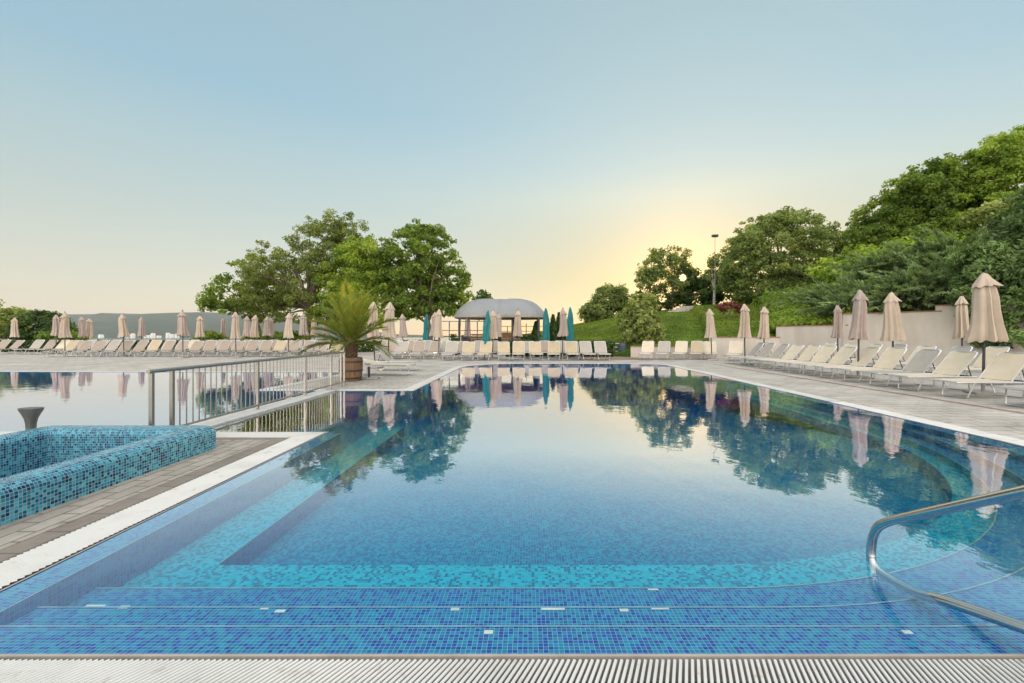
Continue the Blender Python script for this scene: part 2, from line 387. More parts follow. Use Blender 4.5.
def turf_mat():
    m, t, b = nt('turf')
    v = geo_pos(t)
    a = noise(t, v, 0.25, 5, 0.6); c = noise(t, v, 9, 4)
    c1 = ramp(t, a, [(0.3, (0.045, 0.085, 0.014)), (0.6, (0.075, 0.15, 0.02)), (0.8, (0.14, 0.15, 0.05))])
    t.links.new(mixc(t, 1.0, c1, ramp(t, c, [(0.25, (0.6,) * 3), (0.75, (1.25,) * 3)]), 'MULTIPLY'), b.inputs['Base Color'])
    b.inputs['Roughness'].default_value = 0.9; b.inputs['Specular IOR Level'].default_value = 0.1
    bump(t, b, c, 0.8, 0.06)
    return m
M['turf'] = turf_mat()
def hill_mat():
    m, t, b = nt('far_hills')
    v = geo_pos(t)
    a = noise(t, v, 0.004, 6, 0.6); c = noise(t, v, 0.03, 4)
    c1 = ramp(t, a, [(0.35, (0.022, 0.038, 0.022)), (0.6, (0.04, 0.055, 0.03)), (0.75, (0.10, 0.10, 0.06))])
    t.links.new(mixc(t, 1.0, c1, ramp(t, c, [(0.3, (0.7,) * 3), (0.7, (1.2,) * 3)]), 'MULTIPLY'), b.inputs['Base Color'])
    b.inputs['Roughness'].default_value = 1.0; b.inputs['Specular IOR Level'].default_value = 0
    return m
M['hills'] = hill_mat()
def sea_mat():
    m, t, b = nt('sea')
    b.inputs['Base Color'].default_value = (0.05, 0.11, 0.13, 1); b.inputs['Roughness'].default_value = 0.12
    b.inputs['IOR'].default_value = 1.33
    bump(t, b, noise(t, geo_pos(t), 0.15, 4), 0.5, 0.3)
    return m
M['sea'] = sea_mat()
def glow_mat(name, c, s):
    m, t, b = nt(name); t.nodes.remove(b)
    e = node(t, 'ShaderNodeEmission'); e.inputs[0].default_value = (*c, 1); e.inputs[1].default_value = s
    t.links.new(e.outputs[0], t.nodes['Material Output'].inputs['Surface']); return m

# ------------------------------------------------------------------ ground, sea, far hills
def poly_sheet(name, outer, holes, z, mat):
    polys = [[Vector((x, y, 0)) for x, y in outer]] + [[Vector((x, y, 0)) for x, y in h] for h in holes]
    flat = [p for pl in polys for p in pl]
    tris = tessellate_polygon(polys)
    b = MB(); vs = [(p.x, p.y, z) for p in flat]; fs = []
    for t in tris:
        a, c, d = (flat[i] for i in t)
        fs.append(t if (c - a).cross(d - a).z > 0 else tuple(reversed(t)))
    b.mesh(vs, fs)
    return b.build(name, mat)

def ellipse_arc(cx, cy, a, b, t0, t1, n):
    return [(cx + a * math.cos(R(t0 + (t1 - t0) * i / n)), cy + b * math.sin(R(t0 + (t1 - t0) * i / n))) for i in range(n + 1)]

XL = -2.67; YN = 1.79; YI = 5.9; YP = 10.2; XB = -4.45; YF = 19.8
def right_corner(cx, cy, a, b): return ellipse_arc(cx, cy, a, b, -90, 0, 24)
pool_line = ([(XL, YN)] + right_corner(2.7, 5.6, 3.08, 3.81) + [(5.84, 10.0), (5.92, 15.0)] + ellipse_arc(4.75, 18.4, 1.2, 1.4, -5, 90, 10)
             + ellipse_arc(-0.5, 17.4, 2.15, 2.4, 90, 180, 12) + [(-2.65, 13.0), (-2.65, YP), (XB, YP), (XB, YI), (XL, YI)])
def offset(line, d):
    """outward offset of a counter-clockwise closed polyline"""
    n = len(line); out = []
    for i in range(n):
        p0, p1, p2 = Vector(line[i - 1]), Vector(line[i]), Vector(line[(i + 1) % n])
        e1 = (p1 - p0).normalized(); e2 = (p2 - p1).normalized()
        n1 = Vector((e1.y, -e1.x)); n2 = Vector((e2.y, -e2.x)); m = n1 + n2
        m = m / max(0.25, (1 + n1.dot(n2)))
        out.append(tuple(p1 + m * d))
    return out
GW = 0.34
# gutter line: full width except along the divider
gut = offset(pool_line, GW)
# fix the divider corners: the gutter there is the narrow divider itself
N = len(pool_line)
iB0 = N - 3; iB1 = N - 2                       # (XB,YP), (XB,YI)
gut[iB0] = (XB - 0.02, YP + GW); gut[iB1] = (XB - 0.02, YI - GW)
left_pool = [(-26, YI), (-4.80, YI), (-4.80, YP), (-6.42, YP), (-6.22, 15.3), (-26, 15.6)]
left_gut = [(-26.3, YI - GW), (-4.78, YI - GW), (-4.78, YP + GW), (-6.10, YP + GW), (-5.92, 15.62), (-26.3, 15.92)]
TUB = (-5.55, -3.58, 0.6, 5.12)                # outer x0,x1,y0,y1
tub_hole = [(TUB[0] + .05, TUB[2] + .05), (TUB[1] - .05, TUB[2] + .05), (TUB[1] - .05, TUB[3] - .05), (TUB[0] + .05, TUB[3] - .05)]

deck_outer = [(-60, -9), (24, -9), (24, 8), (20.2, 15), (17.9, 18.2), (15.4, 21.2), (13.85, 24.2), (10.5, 24.9), (6.2, 25.8), (3.5, 27.8), (0.5, 31), (0.5, 36), (-60, 36)]
# the pools and the narrow divider between them form one hole in the deck
k_left = [left_gut[1], left_gut[2]]
hole_main = list(gut)
struct(poly_sheet('pool_deck', deck_outer, [hole_main, left_gut, tub_hole], 0.0, M['deck']))
# island with larger pavers and its dark border course
struct(poly_sheet('island_paving', [(-9.5, 0.2), (-3.18, 0.2), (-3.18, 5.43), (-9.5, 5.43)], [tub_hole], 0.004, M['island']))
b = MB(); b.face([(-3.175, 0.2, .004), (-3.015, 0.2, .004), (-3.015, 5.555, .004), (-3.175, 5.555, .004)]); b.face([(-9.5, 5.435, .004), (-3.175, 5.435, .004), (-3.175, 5.555, .004), (-9.5, 5.555, .004)])
struct(b.build('border_paving', M['dark_paver']))
# reddish paving band along the right deck and red brick path behind the far loungers
b = MB(); b.face([(8.15, 3, .004), (8.30, 3, .004), (8.30, 19.5, .004), (8.15, 19.5, .004)])
struct(b.build('paving_band', M['red_paver']))
b = MB(); b.face([(2.6, 23.3, .004), (6.5, 22.6, .004), (6.3, 25.3, .004), (3.4, 27.4, .004)]); struct(b.build('brick_path', M['red_paver']))

# ground sheet under and around everything
def ground_z(x, y):
    if -56 < x < 22 and -6 < y < 33: return -4.0
    z = -0.10
    if y > 40 and x < 40:
        z -= min(30.0, (y - 40) * 0.55) * min(1.0, max(0.0, (40 - x) / 30))
    if x < -62: z -= min(30.0, (-62 - x) * 0.4)
    return z
xs = sorted(set([-9000, -3000, -800, -300, -150, -100, -80, -70] + list(range(-62, 26, 4)) + [30, 40, 60, 90, 150, 300, 900, 3000, 9000]))
ys = sorted(set([-6000, -1500, -300, -60, -20] + list(range(-10, 60, 4)) + [70, 85, 100, 130, 200, 400, 900]))
b = MB(); vs = [(x, y, ground_z(x, y)) for y in ys for x in xs]; nx = len(xs)
fs = [(j * nx + i, j * nx + i + 1, (j + 1) * nx + i + 1, (j + 1) * nx + i) for j in range(len(ys) - 1) for i in range(nx - 1)]
b.mesh(vs, fs); struct(b.build('ground', M['turf'], smooth=True))
b = MB(); b.face([(-9000, 60, -21), (9000, 60, -21), (9000, 12000, -21), (-9000, 12000, -21)]); struct(b.build('sea_water', M['sea']))
# far shore
rnd = np.random.RandomState(3)
def ridge(px):
    pts = [(-700, 320), (-300, 318), (-60, 317), (0, 316), (60, 315.2), (120, 314.6), (160, 314.8), (215, 312.6), (260, 314), (330, 325), (390, 334), (470, 336.5), (560, 336.5), (700, 336.5)]
    return np.interp(px, [p[0] for p in pts], [p[1] for p in pts])
b = MB(); cols_ = np.linspace(-700, 640, 150); rows = [0, .06, .15, .3, .45, .6, .75, .88, 1.0, 1.15]
vs = []
for j, q in enumerate(rows):
    for i, px in enumerate(cols_):
        Y = 3600 + 2600 * q
        top = gz(ridge(px), 6200) + 21
        h = top * (math.sin(min(1, q) * math.pi / 2) ** 1.2) * (1 if q <= 1 else 0.85)
        h *= 1 + 0.10 * math.sin(i * 0.9 + j * 1.7) * (1 if 0 < q < .7 else 0) + 0.06 * math.sin(i * 2.3 + j) * (1 if 0 < q < .7 else 0)
        vs.append((gx(px, 6200), Y, -22 + h))
fs = [(j * 150 + i, j * 150 + i + 1, (j + 1) * 150 + i + 1, (j + 1) * 150 + i) for j in range(len(rows) - 1) for i in range(149)]
b.mesh(vs, fs); struct(b.build('far_hills', M['hills'], smooth=True))

# ------------------------------------------------------------------ main pool
def loft(b, A, B, za, zb):
    ua = 0
    for i in range(len(A) - 1):
        b.face([(*A[i], za), (*A[i + 1], za), (*B[i + 1], zb), (*B[i], zb)])
def riser(b, A, z0, z1, flip=False):
    u = 0.0
    for i in range(len(A) - 1):
        p, q = A[i], A[i + 1]; l = math.hypot(q[0] - p[0], q[1] - p[1])
        b.face([(*p, z0), (*q, z0), (*q, z1), (*p, z1)], [(u, z0), (u + l, z0), (u + l, z1), (u, z1)]); u += l
def level(xl, yn, cx, cy, a, top):
    return [(xl, yn)] + ellipse_arc(cx, cy, a, cy - yn, -90, 0, 30) + [(cx + a, top)]
XW = -2.51; XE = -2.085
TOPY = 12.0
L0 = level(XL, YN, 2.7, 5.6, 3.08, TOPY); L0[-1] = (5.86, TOPY)
L1 = level(XW, 2.0, 1.9, 6.4, 3.78, TOPY); L1[-1] = (5.76, TOPY)
L2 = level(XW, 2.257, 1.3, 7.1, 4.30, TOPY); L2[-1] = (5.70, TOPY)
L3 = level(XW, 2.557, 1.1, 7.3, 4.36, TOPY); L3[-1] = (5.62, TOPY)
L4 = level(XE, 2.965, 1.1, 7.3, 4.22, TOPY); L4[-1] = (5.50, TOPY)
Z0, Z1, Z2, Z3, ZB, ZF = -0.004, -0.022, -0.095, -0.17, -0.25, -0.41
st = MB()
loft(st, L0, L1, -0.004, Z1)                                   # near shelf
riser(st, L1, Z1, Z2); loft(st, L1, L2, Z2, Z2)
riser(st, L2, Z2, Z3); loft(st, L2, L3, Z3, Z3)
st.face([(XL, YN, -0.004), (XW, 2.0, Z1), (XW, YI, Z1), (XL, YI, -0.004)])          # left shelf
struct(st.build('pool_steps', M['step_tile']))
bt = MB(); riser(bt, L3, Z3, ZB); loft(bt, L3, L4, ZB, ZB)
bt.face([(XW, 2.557, ZB), (XE, 2.965, ZB), (XE, 7.4, ZB), (XW, 7.4, ZB)])
struct(bt.build('pool_bench', M['turq_tile']))
wl = MB()
wl.face([(XW, 2.0, Z1), (XW, YI, Z1), (XW, YI, ZF), (XW, 2.0, ZF)])
riser(wl, [(XE, 7.4), (XE, 2.965)] + L4[1:], ZB, ZF)
wl.face([(XW, 7.4, ZB), (XE, 7.4, ZB), (XE, 7.4, ZF), (XW, 7.4, ZF)])
wl.face([(XW, YI, Z1), (XB - .02, YI, Z1), (XB - .02, YI, -1), (XW, YI, -1)])
# remaining outer wall of the basin
iR = next(i for i, p in enumerate(pool_line) if p[1] >= 9.9)
riser(wl, pool_line[iR - 1:] + [pool_line[0]], 0.0, -1.75)
riser(wl, pool_line[:iR + 1], -0.002, -0.02)
wl.face([(5.92, TOPY, -.012), (5.40, TOPY, -.012), (5.40, TOPY, -1), (5.92, TOPY, -1)])
struct(wl.build('pool_wall', M['wall_tile']))
fl = MB()
fl.face([(-2.6, 1.6, ZF), (6.2, 1.6, ZF), (6.2, 7.5, ZF), (-2.6, 7.5, ZF)])
struct(fl.build('pool_floor', M['floor_tile']))
fl = MB()
fl.face([(-2.6, 7.5, ZF), (6.2, 7.5, ZF), (6.2, 20.5, -1.55), (-2.6, 20.5, -1.55)])
fl.face([(-4.6, 5.7, ZF - .02), (-2.6, 5.7, ZF - .02), (-2.6, 7.5, ZF - .02), (-4.6, 7.5, ZF - .02)])
fl.face([(-4.6, 7.5, ZF - .02), (-2.6, 7.5, ZF - .02), (-2.6, 20.5, -1.57), (-4.6, 20.5, -1.57)])
struct(fl.build('deep_pool_floor', M['floor_tile']))
# pale nosing lines on the step edges and missing-tile patches
ns = MB()
def strip(b, line, w, z):
    for i in range(len(line) - 1):
        p = Vector(line[i]); q = Vector(line[i + 1]); d = (q - p).normalized(); n_ = Vector((-d.y, d.x)) * w
        b.face([(p.x, p.y, z), (q.x, q.y, z), (q.x + n_.x, q.y + n_.y, z), (p.x + n_.x, p.y + n_.y, z)])
strip(ns, [(p[0], p[1] - .012) for p in L1], 0.010, Z1 + .004); strip(ns, [(p[0], p[1] - .012) for p in L2], 0.010, Z2 + .004); strip(ns, [(p[0], p[1] - .012) for p in L3], 0.011, Z3 + .004)
strip(ns, [(XW - .010, YI), (XW - .010, 2.0)], 0.010, Z1 + .004)
strip(ns, [(XE - .008, 7.4), (XE - .008, 2.965)], 0.006, ZB + .004)
struct(ns.build('step_nosing', M['nosing']))
ch = MB()
for px, py, lv, w in ((95, 606, 2, .05), (124, 607, 2, .025), (265, 608, 2, .022), (280, 611, 2, .025), (455, 609, 2, .022), (490, 622, 1, .02), (553, 608.5, 2, .06), (624, 610, 2, .022), (660, 608, 2, .045), (653, 589, 3, .03), (905, 631, 1, .02)):
    z = (0, Z1 - .001, Z2, Z3)[lv] + .003; Y = (CH - z) * F / (py - PY); X = gx(px, Y)
    if lv == 1: Y = 1.95; z = -0.016
    ch.face([(X - w, Y - .012, z), (X + w, Y - .012, z), (X + w, Y + .012, z), (X - w, Y + .012, z)])
struct(ch.build('bare_tile_patch', M['chip']))
WZ = -0.001
b = MB()
def water_body(name, line, z0, z1, mat):
    """closed body of water"""
    P = [Vector((x, y, 0)) for x, y in line]; n = len(P); b = MB()
    tr_ = tessellate_polygon([P]); up = [t if (P[t[1]] - P[t[0]]).cross(P[t[2]] - P[t[0]]).z > 0 else tuple(reversed(t)) for t in tr_]
    ar = sum(P[i].x * P[(i + 1) % n].y - P[(i + 1) % n].x * P[i].y for i in range(n)); ccw = ar > 0
    vs = [(p.x, p.y, z0) for p in P] + [(p.x, p.y, z1) for p in P]
    sd = [(i + n, (i + 1) % n + n, (i + 1) % n, i) for i in range(n)]
    if not ccw: sd = [q[::-1] for q in sd]
    b.mesh(vs, up + [tuple(q + n for q in reversed(t)) for t in up] + sd)
    return b.build(name, mat)
struct(water_body('pool_water', offset(pool_line, .006), WZ, -1.8, M['water']))

# rim, gutter channel, gratings
rim = MB(); inner = offset(pool_line, 0.0); rimo = offset(pool_line, 0.013)
rimo[iB0] = (XB - .01, YP + .02); rimo[iB1] = (XB - .01, YI - .02)
def loop_band(b, A, B, za, zb, idx):
    for i in idx:
        j = (i + 1) % len(A); b.face([(*A[i], za), (*A[j], za), (*B[j], zb), (*B[i], zb)][::-1])
allidx = list(range(N))
loop_band(rim, inner, rimo, 0.003, 0.003, allidx); loop_band(rim, rimo, rimo, 0.003, -0.10, allidx)
struct(rim.build('pool_rim', M['concrete']))
chn = MB(); loop_band(chn, rimo, gut, -0.10, -0.10, allidx); loop_band(chn, gut, gut, -0.10, 0.0, allidx)
struct(chn.build('gutter_channel', M['channel']))
def bars(b, A, B, i0, i1, pitch=0.0235, w=0.0125, h=0.007, ymax=99):
    """flat bars lying across the channel between the lines A and B"""
    carry = 0.0
    for i in range(i0, i1):
        j = (i + 1) % len(A)
        a0, a1 = Vector(A[i]), Vector(A[j]); b0, b1 = Vector(B[i]), Vector(B[j]); l = (a1 - a0).length
        t = carry
        while t < l:
            k = t / l; p = a0.lerp(a1, k); q = b0.lerp(b1, k); d = (q - p)
            if p.y < ymax:
                t_ = Vector((-d.y, d.x)).normalized() * w / 2; z0, z1 = 0.006 - h, 0.006; c = 0.003
                P = [p + t_, p - t_, q - t_, q + t_]; t2 = t_ * 0.72
                Q = [p + t2, p - t2, q - t2, q + t2]
                v = [(*x, z0) for x in P] + [(*x, z1 - c) for x in P] + [(*x, z1) for x in Q]
                b.mesh(v, [(8, 9, 10, 11), (4, 5, 9, 8), (6, 7, 11, 10), (5, 6, 10, 9), (7, 4, 8, 11), (0, 1, 5, 4), (2, 3, 7, 6), (1, 2, 6, 5), (3, 0, 4, 7)])
            t += pitch
        carry = t - l
gro = offset(pool_line, GW - .012); gri = offset(pool_line, 0.034)
gr = MB(); bars(gr, gri, gro, 0, iR + 1, ymax=8.6)
struct(gr.build('overflow_grating', M['grate']))
gr = MB(); bars(gr, gri, gro, N - 1, N, pitch=0.034, w=0.0165, h=.005); struct(gr.build('side_grating', M['grate']))
# smooth white coping on the remaining edges
cp = MB(); idx = [i for i in range(iR, N) if i not in (iB0, N - 1)]
cpi = [(p[0], p[1]) for p in gri]; cpo = list(gro)
cpi[iB0] = (XB - .02, YP + .034); cpo[iB0] = (XB - .02, YP + GW - .012); cpi[iB1] = (XB - .02, YI - .034); cpo[iB1] = (XB - .02, YI - GW + .012)
cpi[iR] = gri[iR]
loop_band(cp, cpi, cpo, 0.006, 0.006, idx); 
for a_, z_ in ((cpi, -.01), (cpo, -.01)): loop_band(cp, a_, a_, 0.006, z_, idx)
# piece of right side between the end of bars and iR
p, q = Vector(gri[iR - 1]), Vector(gri[iR]); p2, q2 = Vector(gro[iR - 1]), Vector(gro[iR])
k = (8.62 - p.y) / (q.y - p.y); m1 = p.lerp(q, k); m2 = p2.lerp(q2, k)
cp.face([(*m1, .006), (*m2, .006), (*q2, .006), (*q, .006)])
# extra piece of end coping that covers the island corner and left pool edges
LP = left_pool; LG = left_gut
def lband(b, i, z=0.006):
    j = (i + 1) % len(LP); b.face([(*LP[i], z), (*LP[j], z), (*LG[j], z), (*LG[i], z)])
for i in (0, 2, 3, 4): lband(cp, i)
struct(cp.build('pool_coping', M['coping']))
# divider between the pools, carrying the railing
b = MB(); b.box(-4.80, XB - .0, YI - .0, YP, -1.2, 0.03, .012); struct(b.build('pool_divider', M['coping']))
b = MB(); riser(b, left_pool + [left_pool[0]], 0.004, -1.0); struct(b.build('left_pool_wall', M['wall_tile']))
b = MB(); b.face([(-26, YI, -.75), (-4.5, YI, -.75), (-4.5, 16, -.75), (-26, 16, -.75)]); struct(b.build('left_pool_floor', M['floor_tile']))
struct(water_body('left_pool_water', [(-26.01, YI - .006), (-4.794, YI - .006), (-4.794, YP + .006), (-6.414, YP + .006), (-6.214, 15.306), (-26.01, 15.61)], WZ, -.9, M['water2']))

# ------------------------------------------------------------------ raised mosaic tub
def tub():
    x0, x1, y0, y1 = TUB; H = 0.265; T = 0.30; r = 0.05
    root = empty('hot_tub', ((x0 + x1) / 2, (y0 + y1) / 2, 0), 0, 'raised hot tub clad in blue and turquoise mosaic with a rounded rim', 'hot tub')
    cx, cy = (x0 + x1) / 2, (y0 + y1) / 2
    def ring(inset, rad, n=6):
        X0, X1, Y0, Y1 = x0 + inset - cx, x1 - inset - cx, y0 + inset - cy, y1 - inset - cy; p = []
        for (ax, ay, s) in ((X1 - rad, Y0 + rad, -90), (X1 - rad, Y1 - rad, 0), (X0 + rad, Y1 - rad, 90), (X0 + rad, Y0 + rad, 180)):
            for k in range(n + 1):
                a = R(s + 90 * k / n); p.append((ax + rad * math.cos(a), ay + rad * math.sin(a)))
        return p
    prof = [(0.0, 0.0), (0.0, H - .07)]
    for k in range(1, 7):
        a = R(90 * k / 6); prof.append((.09 - .09 * math.cos(a), H - .07 + .07 * math.sin(a)))
    for k in range(0, 7):
        a = R(90 * k / 6); prof.append((T - .09 + .09 * math.sin(a), H - .07 + .07 * math.cos(a)))
    prof.append((T, -0.62))
    b = MB(); rings = []; s = [0.0]
    for i, (ins, z) in enumerate(prof):
        rings.append([(p[0], p[1], z) for p in ring(ins, max(.03, 0.10 - ins * .25))])
        if i: s.append(s[-1] + math.hypot(ins - prof[i - 1][0], z - prof[i - 1][1]))
    n = len(rings[0]); per = [0.0]
    for k in range(n):
        p, q = rings[0][k], rings[0][(k + 1) % n]; per.append(per[-1] + math.hypot(q[0] - p[0], q[1] - p[1]))
    for i in range(len(rings) - 1):
        for k in range(n):
            k2 = (k + 1) % n
            b.face([rings[i][k], rings[i][k2], rings[i + 1][k2], rings[i + 1][k]], [(per[k], s[i]), (per[k + 1], s[i]), (per[k + 1], s[i + 1]), (per[k], s[i + 1])])
    b.build('tub_shell', M['tub_tile'], root, smooth=True)
    b = MB(); b.face([(*p[:2], -0.62) for p in rings[-1]]); b.build('tub_floor', M['tub_tile'], root)
    q = [tuple(p[:2]) for p in ring(T - .004, .03)]; o = water_body('tub_water', q, -.28, -.66, M['water']); o.parent = root
tub()

# ------------------------------------------------------------------ waterfall spout
def spout():
    Y = 5.28; X = gx(31, Y)
    root = empty('waterfall_spout', (X, Y, 0), R(0), 'steel fan shaped waterfall spout behind the mosaic tub', 'pool fountain')
    b = MB(); v = []; 
    prof = [(0.0, .045, .045), (.18, .045, .045), (.24, .05, .047), (.30, .065, .055), (.36, .10, .07), (.40, .125, .085), (.425, .13, .088)]
    for (z, rx, ry) in prof:
        for k in range(20):
            a = 2 * math.pi * k / 20; v.append((rx * math.cos(a), ry * math.sin(a), z))
    f = [(i * 20 + k, i * 20 + (k + 1) % 20, (i + 1) * 20 + (k + 1) % 20, (i + 1) * 20 + k) for i in range(len(prof) - 1) for k in range(20)] + [tuple((len(prof) - 1) * 20 + k for k in range(20))]
    b.mesh(v, f); b.build('nozzle', M['dark_steel'], root, smooth=True)
    b = MB(); b.lathe([(.085, 0), (.085, .012), (.05, .02)], 24); b.build('flange', M['rail_steel'], root, smooth=True)
spout()

# ------------------------------------------------------------------ footbridge railing on the divider
def railing():
    p0 = Vector((-4.56, 5.33, 0)); p1 = Vector((-4.74, 11.35, 0)); d = p1 - p0; L = d.length
    root = empty('pool_railing', p0, math.atan2(d.y, d.x), 'long brushed steel railing with vertical bars along the divider between the two pools', 'railing')
    H = 0.86
    b = MB(); b.tube([(-.05, 0, H), (L + .02, 0, H)], .024, 12); b.build('top_rail', M['rail_steel'], root, True)
    b = MB(); b.tube([(.0, 0, .10), (L, 0, .10)], .016, 10); b.build('bottom_rail', M['rail_steel'], root, True)
    posts = [0.0, .32, 2.2, 3.9, 5.2, L - .22, L]
    for q in posts:
        b = MB(); b.box(q - .022, q + .022, -.022, .022, -.02, H - .015, .006); b.build('post', M['rail_steel'], root)
        if q > L - .5:
            b = MB(); b.box(q - .05, q + .05, -.05, .05, 0, .01, .002); b.build('foot_plate', M['rail_steel'], root)
    q = .45
    while q < L - .25:
        if min(abs(q - p) for p in posts) > .05:
            b = MB(); b.tube([(q, 0, .10), (q, 0, H - .01)], .0085, 8, False); b.build('baluster', M['rail_steel'], root, True)
        q += .118
railing()

# ------------------------------------------------------------------ grab rail into the pool
def grab_rail():
    X = 2.03
    root = empty('pool_handrail', (X, 1.2, 0), 0, 'bent stainless steel handrail dipping into the water over the near steps', 'handrail')
    def arc(cy, cz, r, a0, a1, n=8): return [(cy + r * math.cos(R(a0 + (a1 - a0) * i / n)), cz + r * math.sin(R(a0 + (a1 - a0) * i / n))) for i in range(n + 1)]
    pts = [(0.55, 0.0), (0.55, .45), (0.55, .98), (.57, 1.08), (.63, 1.16), (.72, 1.20), (.82, 1.205), (.95, 1.165), (1.1, 1.078), (1.46, .862), (1.82, .647), (2.14, .455), (2.40, .298), (2.49, .240), (2.55, .188), (2.585, .13), (2.60, .07), (2.605, 0.0),
           (2.595, -.035), (2.56, -.058), (2.50, -.066), (2.40, -.06), (2.27, -.04), (2.11, .015), (1.82, .096), (1.5, .185), (1.1, .295), (.72, .40), (.555, .445)]
    pts = [(0, y - 1.2, z) for y, z in pts]
    # smooth by Catmull-Rom sampling
    P = [Vector(p) for p in pts]; out = []
    for i in range(len(P) - 1):
        a = P[max(i - 1, 0)]; b_ = P[i]; c = P[i + 1]; e = P[min(i + 2, len(P) - 1)]
        nstep = 2 if (c - b_).length < .06 else 5
        for k in range(nstep):
            t = k / nstep; out.append(0.5 * ((2 * b_) + (c - a) * t + (2 * a - 5 * b_ + 4 * c - e) * t * t + (3 * b_ - a - 3 * c + e) * t ** 3))
    out.append(P[-1])
    b = MB(); b.tube(out, .0245, 16); b.build('tube', M['steel'], root, True)
    b = MB(); b.lathe([(.06, 0), (.06, .012), (.035, .02)], 24, (0, .55 - 1.2, 0)); b.build('flange', M['steel'], root, True)
grab_rail()

# ------------------------------------------------------------------ foliage
def leaf_cloud(name, pts, nrm, size, mat, parent, tint, seed, elong=1.6, jitter=0.75, axis=None):
    """many small leaf faces, one mesh"""
    rs = np.random.RandomState(seed); n = len(pts)
    pts = np.asarray(pts, float); nrm = np.asarray(nrm, float)
    d = nrm + rs.normal(0, jitter, (n, 3)); d /= np.linalg.norm(d, axis=1)[:, None] + 1e-9
    a = np.cross(d, rs.normal(0, 1, (n, 3))) if axis is None else np.asarray(axis) + rs.normal(0, .35, (n, 3)); a /= np.linalg.norm(a, axis=1)[:, None] + 1e-9
    c = np.cross(d, a); s = (size if np.ndim(size) else np.full(n, size)) * rs.uniform(0.6, 1.3, n)
    A = a * s[:, None] * elong * 0.5; Cc = c * s[:, None] * 0.5; bend = d * (s * 0.18)[:, None]
    v = np.empty((n, 4, 3)); v[:, 0] = pts - A; v[:, 1] = pts - Cc + bend; v[:, 2] = pts + A; v[:, 3] = pts + Cc + bend
    me = bpy.data.meshes.new(name); me.vertices.add(n * 4); me.vertices.foreach_set('co', v.reshape(-1))
    me.loops.add(n * 4); me.loops.foreach_set('vertex_index', np.arange(n * 4))
    me.polygons.add(n); me.polygons.foreach_set('loop_start', np.arange(0, n * 4, 4)); me.polygons.foreach_set('loop_total', np.full(n, 4))
    me.update(); at = me.attributes.new('tint', 'FLOAT', 'FACE'); at.data.foreach_set('value', np.clip(tint, 0, 1).astype(np.float32))
    me.materials.append(mat); o = bpy.data.objects.new(name, me); COL.objects.link(o)
    if parent: o.parent = parent
    return o

def crown_points(ells, nclump, per, crad, seed, shell=0.55, sprig=0.2):
    """leaf clumps spread through a union of ellipsoids; returns points, outward normals, tints, clump centres"""
    rs = np.random.RandomState(seed); vol = np.array([e[3] * e[4] * e[5] for e in ells]) ** (2 / 3); vol /= vol.sum()
    P = []; Nn = []; T = []; C = []
    for _ in range(nclump):
        e = ells[rs.choice(len(ells), p=vol)]
        d = rs.normal(0, 1, 3); d /= np.linalg.norm(d); r = shell + (1 - shell) * rs.rand() ** 0.6
        if rs.rand() < 0.12: r *= 1.12
        c = np.array(e[:3]) + d * r * np.array(e[3:6]); cr = crad * rs.uniform(0.6, 1.35); ct = rs.normal(0.5, 0.17)
        if rs.rand() < sprig:
            c = np.array(e[:3]) + d * rs.uniform(.96, 1.10) * np.array(e[3:6]); cr = crad * rs.uniform(.4, .7)
        m = int(per * rs.uniform(0.6, 1.3) * (cr / crad) ** 1.5)
        q = rs.normal(0, 1, (m, 3)); q /= np.linalg.norm(q, axis=1)[:, None]; q *= (rs.rand(m) ** 0.45)[:, None]
        pts = c + q * np.array([cr * 1.15, cr * 1.15, cr * 0.8]); nr = q * 0.6 + d * 0.7 + np.array([0, 0, 0.35])
        P.append(pts); Nn.append(nr); T.append(np.clip(ct + rs.normal(0, 0.16, m), 0, 1)); C.append(c)
    return np.concatenate(P), np.concatenate(Nn), np.concatenate(T), C

